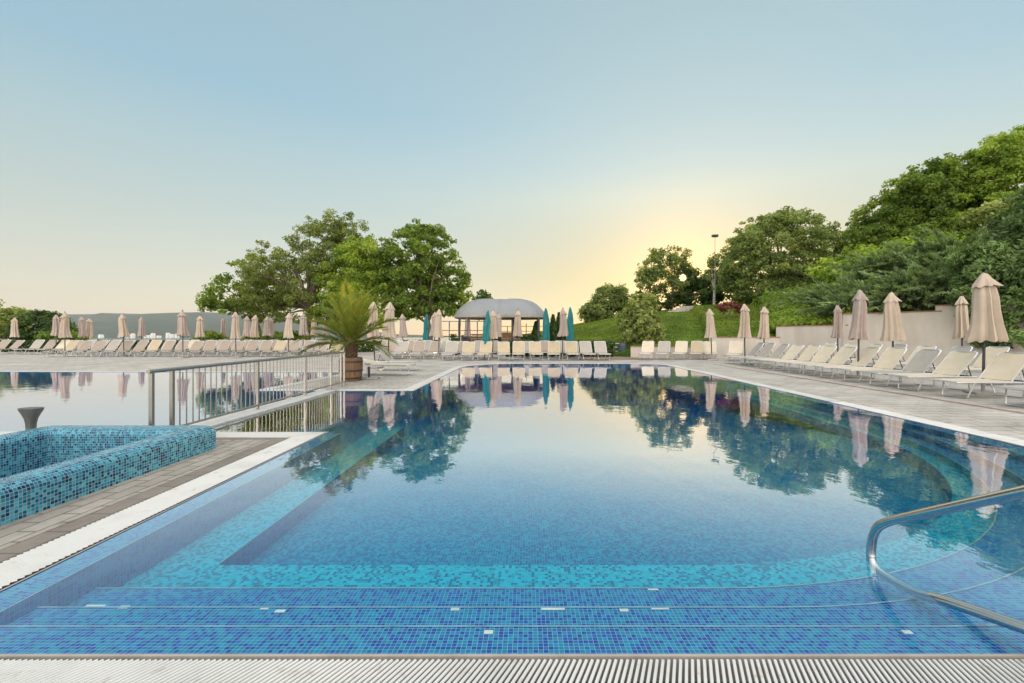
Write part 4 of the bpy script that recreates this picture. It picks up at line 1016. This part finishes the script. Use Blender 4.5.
# left rows
LX = [66 + 14.2 * i for i in range(21)]
row([(gx(p, 26.8) - .2, 26.9) for p in LX], 'gsspssgssssssssgsssgs', [54, 52, 50, 54, 54, 50, 56], [0, -3, 2, 0, 4, -2], 'from the left in the front row along the left pool', 'front row of loungers along the left pool')
LX2 = [-4, 9, 31, 44, 56, 70, 84, 97] + [110 + 13.4 * i for i in range(18)]
row([(gx(p, 30) - .2, 30.2) for p in LX2], 'sspscspssp', [54, 50, 54, 52], [0, -4, 3], 'from the left in the rear row by the seaward hedge', 'rear row of loungers by the seaward hedge')
# right: far row facing the water, then the long side row
row([(gx(p, 23.6), 23.7) for p in (647.5, 664, 681, 697.5, 711)], 'cpcgc', [54, 52, 54], [-24, -22, -26], 'from the left in the row under the low wall', 'loungers under the low wall')
row([(gx(p, 22.6), 22.4) for p in (733, 757)], 'cp', [54], [-30, -48], 'from the left at the corner by the stepped wall', 'corner loungers by the stepped wall')
RY = [7.55, 8.8, 9.95, 10.85, 11.85, 12.85, 13.8, 14.7, 15.6, 16.6, 17.6, 18.6, 19.6]
row([(9.62 + .03 * (y - 9), y + .42) for y in RY], 'pccpccccccpp', [50, 50, 48, 50, 52, 50, 48], [-84, -88, -86, -90, -85, -92, -87], 'from the camera in the front row along the right side', 'front row of loungers along the right side')
RY2 = [9.6, 11.1, 12.2, 13.3, 14.5, 15.7, 16.9, 18.2, 19.6]
row([(12.6 + .05 * (y - 9), y + .3) for y in RY2], 'ppcpcpccc', [52, 50, 54], [-92, -84, -88], 'from the camera in the second row along the right side', 'second row of loungers along the right side')
# two loungers on the palm terrace
lounger('p', 50, (gx(395, 16.2), 16.2), 82, 'pale lounger with raised back on the palm terrace, turned toward the main pool', 'loungers on the palm terrace')
lounger('c', 10, (gx(385, 14.3), 14.3), 80, 'low flat lounger beside the oak barrel on the palm terrace', 'loungers on the palm terrace')

# ------------------------------------------------------------------ closed umbrellas
def make_umbrella(fab, seed, H=2.7, CL=1.5, wid=1.0, lean=0.0):
    root = empty('closed_umbrella', (0, 0, 0), 0); rs = np.random.RandomState(seed)
    b = MB(); b.tube([(0, 0, .02), (0, 0, H - .02)], .026, 10); b.build('pole', M['pole'], root, True)
    b = MB(); b.box(-.25, .25, -.25, .25, 0, .055, .012); b.tube([(0, 0, .05), (0, 0, .32)], .036, 10); b.build('base', M['concrete'], root)
    def pleat(prof, folds, name, seg=48, ph=0.0):
        b = MB(); v = []
        for i, (r, z, amp) in enumerate(prof):
            for k in range(seg):
                a = 2 * math.pi * k / seg; tw = ph + .25 * i / len(prof) + .15 * math.sin(i * .9 + seed)
                rr_ = r * (1 + amp * math.cos(folds * a + tw + .5 * math.sin(a * 2 + seed)) * (.75 + .55 * math.sin(2 * a + seed * 1.7)) + amp * .55 * math.sin(3 * a + seed + i * .3))
                zz = z - (.035 * math.cos(folds * a + tw) + .03 * math.sin(2 * a + seed)) * (amp * 2 if i == len(prof) - 1 else 0)
                v.append((rr_ * math.cos(a) + .018 * math.sin(seed + i * .8), rr_ * math.sin(a) + .018 * math.cos(seed * 2 + i * .7), zz))
        f = [(i * seg + k, i * seg + (k + 1) % seg, (i + 1) * seg + (k + 1) % seg, (i + 1) * seg + k)[::-1] for i in range(len(prof) - 1) for k in range(seg)]
        b.mesh(v, f); return b.build(name, fab, root, True)
    zt = H - .05; w = wid
    pleat([(.075 * w, zt - .20, .1), (.108 * w, zt - .27, .16), (.140 * w, zt - .36, .2), (.158 * w, zt - .55, .22), (.165 * w, zt - .85, .24), (.182 * w, zt - 1.12, .26), (.212 * w, zt - CL + .16, .26), (.232 * w, zt - CL + .05, .27), (.226 * w, zt - CL, .3)], 9, 'canopy')
    pleat([(.01, zt, .0), (.045, zt - .03, .05), (.095 * w, zt - .14, .12), (.155 * w, zt - .26, .2), (.178 * w, zt - .315, .26)], 8, 'vent_cap', ph=.4)
    b = MB(); b.lathe([(.012, zt - .02), (.024, zt + .01), (.018, zt + .035), (.006, zt + .05)], 10); b.build('finial', M['pole'], root, True)
    return root
def make_teal(seed, H=2.75):
    root = empty('closed_umbrella', (0, 0, 0), 0); rs = np.random.RandomState(seed)
    b = MB(); b.tube([(0, 0, .02), (0, 0, H)], .026, 10); b.build('pole', M['pole'], root, True)
    b = MB(); b.box(-.25, .25, -.25, .25, 0, .055, .012); b.build('base', M['concrete'], root)
    b = MB(); v = []; seg = 40; prof = [(.02, H + .02), (.07, H - .12), (.11, H - .35), (.155, H - .62), (.15 + .03 * rs.rand(), H - .9), (.165, H - 1.2), (.185, H - 1.5), (.20, H - 1.8), (.19, H - 1.98)]
    for i, (r, z) in enumerate(prof):
        ox = rs.normal(0, .022)
        for k in range(seg):
            a = 2 * math.pi * k / seg; rr_ = r * (1 + .16 * math.cos(6 * a + i * .35 + seed) + .1 * math.sin(3 * a + seed - i * .4)); v.append((ox + rr_ * math.cos(a), rr_ * math.sin(a), z - (.05 * math.cos(6 * a) if i == len(prof) - 1 else 0)))
    b.mesh(v, [(i * seg + k, i * seg + (k + 1) % seg, (i + 1) * seg + (k + 1) % seg, (i + 1) * seg + k)[::-1] for i in range(len(prof) - 1) for k in range(seg)])
    b.build('canopy', M['teal'], root, True)
    b = MB(); b.lathe([(.176, H - 1.0), (.185, H - .98), (.185, H - .95), (.176, H - .93)], 20); b.build('strap', M['teal'], root, True)
    return root
UP = [make_umbrella(M['beige'], 1), make_umbrella(M['beige'], 4, wid=1.12), make_umbrella(M['beige_pink'], 9, wid=.95), make_umbrella(M['beige'], 13, CL=1.56, wid=1.04), make_umbrella(M['beige_pink'], 17, CL=1.42, wid=1.08), make_umbrella(M['beige'], 23, CL=1.5, wid=.98), make_umbrella(M['beige'], 31, CL=1.46, wid=1.1)]
used = set()
GU = 'closed beige umbrellas around the pools'
def umb(p, px, Y, label, rz=0, tilt=0, sc=1.0):
    o = UP[p] if p not in used else copy_tree(UP[p]); used.add(p)
    o.location = (gx(px, Y), Y, .004); o.rotation_euler = (0, R(tilt), R(rz)); o.scale = (sc, sc, sc); tag(o, label, 'umbrella', GU)
    return o
UL = [(0, 15, 33, 'closed beige umbrella nearest the left edge, before the yellow green tree'),
      (2, 56, 30.5, 'closed pinkish umbrella, smaller one of the pair before the clipped dome bush'),
      (0, 65, 26, 'closed beige umbrella, larger one of the pair before the clipped dome bush'),
      (2, 82.5, 33.5, 'closed umbrella, left one of the touching pair right of the clipped dome bush'),
      (1, 88.5, 35, 'closed umbrella, right one of the touching pair right of the clipped dome bush'),
      (1, 124, 27, 'wide closed beige umbrella standing alone before the far hills'),
      (2, 142, 34.5, 'small dusky closed umbrella just right of the lone wide one before the hills'),
      (2, 183, 25.2, 'tall dusky closed umbrella before the end of the far hills, loungers around it'),
      (1, 200, 30, 'closed sunlit beige umbrella under the tip of the spreading tree'),
      (2, 223.5, 36, 'small closed umbrella low under the spreading tree'),
      (0, 236, 25.5, 'tall closed beige umbrella in front of the spreading tree'),
      (2, 245.5, 32, 'closed umbrella, smaller of the pair left of the feathery tree trunk'),
      (0, 254, 29, 'closed umbrella, taller of the pair left of the feathery tree trunk'),
      (2, 267, 32.5, 'closed umbrella, left one of the low touching pair before the feathery tree'),
      (2, 271.5, 34, 'closed umbrella, right one of the low touching pair before the feathery tree'),
      (0, 288.5, 25.5, 'closed beige umbrella left of the long railing end, slender before dark foliage'),
      (2, 303, 29, 'closed umbrella partly veiled by the left fronds of the palm'),
      (1, 314.5, 34, 'drooping closed umbrella behind the left fronds of the palm'),
      (2, 325, 34, 'pale closed umbrella close behind the left side of the palm crown'),
      (1, 375, 17.3, 'large closed beige umbrella right behind the palm crown on the terrace'),
      (0, 388, 18.8, 'large closed beige umbrella second right of the palm, beside the terrace lounger'),
      (2, 403, 29, 'small closed umbrella between the terrace umbrellas and the first teal one'),
      (2, 434.5, 26.5, 'closed beige umbrella half hidden behind its neighbour, right of the first teal umbrella'),
      (0, 439, 23.7, 'closed pinkish beige umbrella right of the first teal umbrella, front one of two'),
      (2, 467, 30, 'closed beige umbrella under the left eave of the pavilion'),
      (0, 492.5, 24.2, 'closed beige umbrella touching the wrinkled teal umbrella before the pavilion'),
      (2, 499, 28, 'narrow closed beige umbrella under the pavilion roof, right of the teal one'),
      (1, 518, 25.2, 'closed beige umbrella with pointed hem before the pavilion counter'),
      (2, 562.5, 22.6, 'closed beige umbrella standing between the two smooth teal umbrellas'),
      (0, 712, 22.6, 'closed cream umbrella at the left end of the stepped wall before the lawn'),
      (1, 745, 19.5, 'closed cream umbrella, taller one of the two before the red maple'),
      (0, 764, 21.5, 'closed cream umbrella beside the step in the wall, right of the red maple'),
      (2, 838, 20.5, 'small closed beige umbrella against the wall below the juniper bank'),
      (2, 858, 13.4, 'tall closed beige umbrella among the middle right hand loungers'),
      (0, 893.5, 14.4, 'closed beige umbrella with flared hem before the white wall'),
      (0, 962, 15.6, 'closed beige umbrella just behind the nearest one on the right'),
      (1, 983, 9.75, 'nearest and largest closed umbrella on the right hand deck')]
for i, (p, px, Y, lab) in enumerate(UL):
    if i % 3 == 1: p = 3 if p < 2 else 4
    elif p == 0 and i % 2: p = 5
    elif p == 1 and i % 2: p = 6
    umb(p, px, Y, lab, rz=i * 37, tilt=rl.uniform(-2.5, 2.5), sc=rl.uniform(.97, 1.03))
TP = [make_teal(2), make_teal(6), make_teal(8)]
TD = [(0, 425.5, 30.5, 1.0, 'closed teal umbrella beside the trunk of the broad leaved tree', 2), (1, 484.5, 23.6, .95, 'wrinkled dark teal closed umbrella leaning before the pavilion', 5), (2, 546, 26.2, 1.05, 'closed teal umbrella at the right end of the pavilion, low hem', -1), (0, 570, 24, 1.02, 'closed teal umbrella tallest of all, before the grass mound', 0)]
for i, (p, px, Y, sc, lab, tl) in enumerate(TD):
    o = TP[p] if i < 3 else copy_tree(TP[p]); o.location = (gx(px, Y), Y, .004); o.rotation_euler = (0, R(tl), R(40 * i)); o.scale = (sc, sc, sc); tag(o, lab, 'umbrella', 'closed teal umbrellas by the pavilion')
# empty umbrella foot on the palm terrace
r_ = empty('umbrella_stand', (gx(369, 13.0), 13.0, .004), R(5), 'concrete umbrella foot with a short empty dark tube beside the oak barrel', 'umbrella stand')
b = MB(); b.box(-.27, .27, -.2, .2, 0, .05, .012); b.build('slab', M['concrete'], r_)
b = MB(); b.tube([(0, 0, .04), (0, 0, .36)], .035, 12); b.build('socket_tube', M['pole'], r_, True)

# ------------------------------------------------------------------ bar pavilion
def pavilion():
    Y = 32; X = gx(501, Y); root = empty('bar_pavilion', (X, Y, 0), 0, 'open sided bar pavilion with a pale domed roof behind the loungers', 'pavilion')
    hx, hy = 3.25, 2.6
    def ringpts(k, z):
        pts = []; n = 40
        for i in range(n):
            a = 2 * math.pi * i / n; c, s = math.cos(a), math.sin(a); e = 3.2
            q = (abs(c) ** e + abs(s) ** e) ** (-1 / e); pts.append((hx * k[0] * c * q, hy * k[1] * s * q, z))
        return pts
    prof = [((1.0, 1.0), 2.48), ((1.01, 1.01), 2.52), ((1.0, 1.0), 2.76), ((.96, .95), 2.95), ((.90, .88), 3.2), ((.82, .76), 3.45), ((.72, .60), 3.66), ((.60, .42), 3.80), ((.45, .22), 3.87), ((.2, .05), 3.9)]
    b = MB(); v = []; n = 40
    for k, z in prof[2:]: v += ringpts(k, z)
    m = len(prof) - 2
    b.mesh(v, [(i * n + k, i * n + (k + 1) % n, (i + 1) * n + (k + 1) % n, (i + 1) * n + k) for i in range(m - 1) for k in range(n)] + [tuple((m - 1) * n + k for k in range(n))])
    roof = b.build('roof', M['roof'], root, True)
    b = MB()
    for i in range(0, n, 5):
        path = [Vector(ringpts(k, z + .015)[i]) for k, z in prof[2:]]; b.tube(path, .03, 6)
    b.build('roof_seam', M['roof_trim'], roof, True)
    b = MB(); v = []
    for k, z in prof[:3]: v += ringpts(k, z)
    v += ringpts((.9, .9), 2.48)
    b.mesh(v, [(i * n + k, i * n + (k + 1) % n, (i + 1) * n + (k + 1) % n, (i + 1) * n + k) for i in range(2) for k in range(n)] + [(3 * n + k, 3 * n + (k + 1) % n, (k + 1) % n, k) for k in range(n)])
    b.build('eave', M['roof_trim'], root, True)
    b = MB(); b.face(ringpts((.9, .9), 2.49)[::-1]); b.build('ceiling', M['timber'], root)
    for x in (-2.7, -.9, .9, 2.7):
        for y in (-2.0, 2.0):
            b = MB(); b.box(x - .07, x + .07, y - .07, y + .07, 0, 2.5, .01); b.build('column', M['dark_metal'], root)
    c = MB(); c.box(-2.0, 2.0, -1.5, -1.1, 0, 1.0, .01); co = c.build('counter', M['timber'], root)
    c = MB(); c.box(-2.1, 2.1, -1.62, -1.0, 1.0, 1.05, .01); c.build('counter_top', M['sand'], co)
    c = MB(); c.box(-1.2, 1.0, .6, 1.0, 0, 1.5, .01)
    for z in (.6, 1.0): c.box(-1.1, .9, .55, .6, z, z + .03)
    c.build('back_shelf', M['timber'], root)
    for x in (-2.9, .6):
        c = MB()
        for k in range(6): c.box(x, x + 2.2, 2.08, 2.12, .15 + k * .22, .28 + k * .22)
        c.box(x + .02, x + .08, 2.12, 2.16, 0, 1.45); c.box(x + 2.1, x + 2.16, 2.12, 2.16, 0, 1.45)
        c.build('slat_screen', M['timber'], root)
    for x in (-2.6, 2.3):
        c = MB(); c.box(x - .35, x + .35, .3, .9, 0, 1.3, .02); c.build('fridge', M['dark_metal'], root)
pavilion()
for i, px in enumerate((472, 479.5, 503, 511, 529)):
    Y = 29.3; st_ = empty('bar_stool', (gx(px, Y), Y, 0.004), 0, 'dark bar stool, %s from the left in front of the pavilion counter' % ORD[i], 'bar stool', 'bar stools at the pavilion')
    b = MB(); b.lathe([(.19, .74), (.20, .76), (.20, .80), (.17, .82)], 16); b.build('seat', M['timber'], st_, True)
    for k in range(4):
        a = R(45 + 90 * k); b = MB(); b.tube([(math.cos(a) * .13, math.sin(a) * .13, .75), (math.cos(a) * .22, math.sin(a) * .22, 0)], .014, 6); b.build('leg', M['dark_metal'], st_, True)
for i, (px, w_, h_, lab) in enumerate(((455, 7, .95, 'leafy potted plant at the left corner before the pavilion'), (497, 6, .8, 'leafy potted plant between the narrow umbrella and the wrinkled teal umbrella'), (526, 8, 1.0, 'leafy potted plant before the right end of the pavilion'))):
    Y = 28.2; pt = empty('potted_plant', (gx(px, Y), Y, .004), 0, lab, 'potted plant')
    b = MB(); b.lathe([(.16, 0), (.24, .42), (.26, .45), (.22, .45), (.20, .40)], 16); b.build('pot', M['dark_metal'], pt, True)
    P_, N_, T_, C_ = crown_points([(0, 0, .42 + h_ * .45, w_ * Y / F * .5, .3, h_ * .5)], 22, 60, .16, 300 + i, .4); leaf_cloud('foliage', P_, N_, .09, M['lf_dark'], pt, T_, 300 + i)
def dark_fence(px0, px1, Y, H, label, n, rails):
    x0, x1 = gx(px0, Y), gx(px1, Y); root = empty('metal_fence', (x0, Y, 0), 0, label, 'fence'); L = x1 - x0
    for k in range(n + 1):
        b = MB(); x = L * k / n; b.box(x - .03, x + .03, -.03, .03, 0, H + (.25 if k % 3 == 0 else 0), .005); b.build('post', M['dark_metal'], root)
    for z in rails:
        b = MB(); b.box(0, L, -.018, .018, z - .02, z + .02); b.build('rail', M['dark_metal'], root)
dark_fence(440, 496, 29.0, 2.2, 'tall dark metal railing stand left of the pavilion', 6, (.5, .85, 1.2, 1.6, 2.2))
dark_fence(498, 545, 35.5, 2.0, 'dark metal fence behind the pavilion', 5, (1.2, 1.6, 2.0))

# bin, gate and small things at the foot of the mound
Y = 26.8; r_ = empty('litter_bin', (gx(622.5, Y), Y, 0), 0, 'blue grey litter bin at the foot of the pale yellow green shrub', 'bin')
b = MB(); b.lathe([(.20, 0), (.22, .05), (.25, .6), (.26, .62)], 16); b.build('body', M['bin_blue'], r_, True)
b = MB(); b.lathe([(.27, .62), (.27, .68), (.2, .80), (.05, .84)], 16); b.build('lid', M['dark_plastic'], r_, True)
Y = 27.0; r_ = empty('low_gate', (gx(607, Y), Y, 0), 0, 'low pale metal gate left of the litter bin', 'gate')
for x in (0, .42, .84):
    b = MB(); b.tube([(x, 0, 0), (x, 0, .8)], .025, 8); b.build('post', M['alu'], r_, True)
for z in (.3, .55, .78):
    b = MB(); b.tube([(0, 0, z), (.84, 0, z)], .018, 8); b.build('rail', M['alu'], r_, True)
Y = 28.5
def rock(px, py, Y, s, label, seed):
    bm = bmesh.new(); bmesh.ops.create_icosphere(bm, subdivisions=3, radius=1); rs = np.random.RandomState(seed)
    for v in bm.verts:
        k = 1 + .14 * math.sin(v.co.x * 3 + seed) + .1 * math.sin(v.co.y * 5 + v.co.z * 4) + rs.normal(0, .03); v.co = Vector((v.co.x * s[0] * k, v.co.y * s[1] * k, v.co.z * s[2] * k))
    b = MB(); b.bm(bm); o = b.build('rock', M['stone'], None, True); o.location = (gx(px, Y), Y, gz(py, Y)); tag(o, label, 'rock', 'rocks on the lawn')
rock(773, 323, 28.3, (.75, .5, .34), 'flat grey rock on the lawn right above the step in the wall', 1)
# stone steps climbing the lawn
r_ = empty('stone_steps', (gx(672, 40), 40, gz(314, 40)), R(-20), 'pale stone garden steps climbing the lawn below the low sun', 'steps')
for k in range(6):
    b = MB(); b.box(-1.1 + k * .35, .1 + k * .35, k * .5 - .1, k * .5 + .45, k * .17 - .4, k * .17, .03); b.build('step', M['stone'], r_)
# tall lamp post
Y = 42; r_ = empty('lamp_post', (gx(715, Y), Y, gz(303, Y)), 0, 'tall thin lamp post with a small head beside the dome shaped tree', 'lamp post'); H = gz(237, Y) - gz(303, Y)
b = MB(); b.tube([(0, 0, -.3), (0, 0, H)], [.035, .022], 10); b.build('post', M['concrete'], r_, True)
b = MB(); b.box(-.28, .28, -.18, .18, H, H + .22, .04); b.build('lamp_head', M['dark_metal'], r_)

# buildings on the far shore
rb = random.Random(8)
BX = [60, 72, 78, 90, 101, 128, 133, 146, 149.5, 153, 159, 168, 172, 177, 196, 204]
for i, px in enumerate(BX):
    Y = 3560; w = rb.uniform(1.2, 3.2) * Y / F; h = rb.uniform(2.0, 5.5) * Y / F * .8; X = gx(px, Y)
    b = MB(); b.box(-w / 2, w / 2, -15, 15, 0, h); b.box(-w * .35, w * .3, -12, 12, h + .01, h * 1.15); b.box(-w * .62, -w / 2 - .01, -12, 12, 0, h * .6)
    o = b.build('shore_building', M['white_wall']); o.location = (X, Y, -21.5); tag(o, 'pale building in the strip of houses on the far shore', 'building', 'pale buildings on the far shore')

# ------------------------------------------------------------------ haze
b = MB(); b.box(-8800, 8800, -200, 7500, -40, 420)
hz = b.build('haze', None); tag(hz, kind='stuff')
m = bpy.data.materials.new('haze_air'); m.use_nodes = True; t = m.node_tree; t.nodes.clear()
ho = t.nodes.new('ShaderNodeOutputMaterial'); pv = t.nodes.new('ShaderNodeVolumePrincipled')
pv.inputs['Density'].default_value = 0.00006; pv.inputs['Color'].default_value = (0.74, 0.87, 1.0, 1); pv.inputs['Anisotropy'].default_value = 0.2
t.links.new(pv.outputs[0], ho.inputs['Volume']); hz.data.materials.append(m)
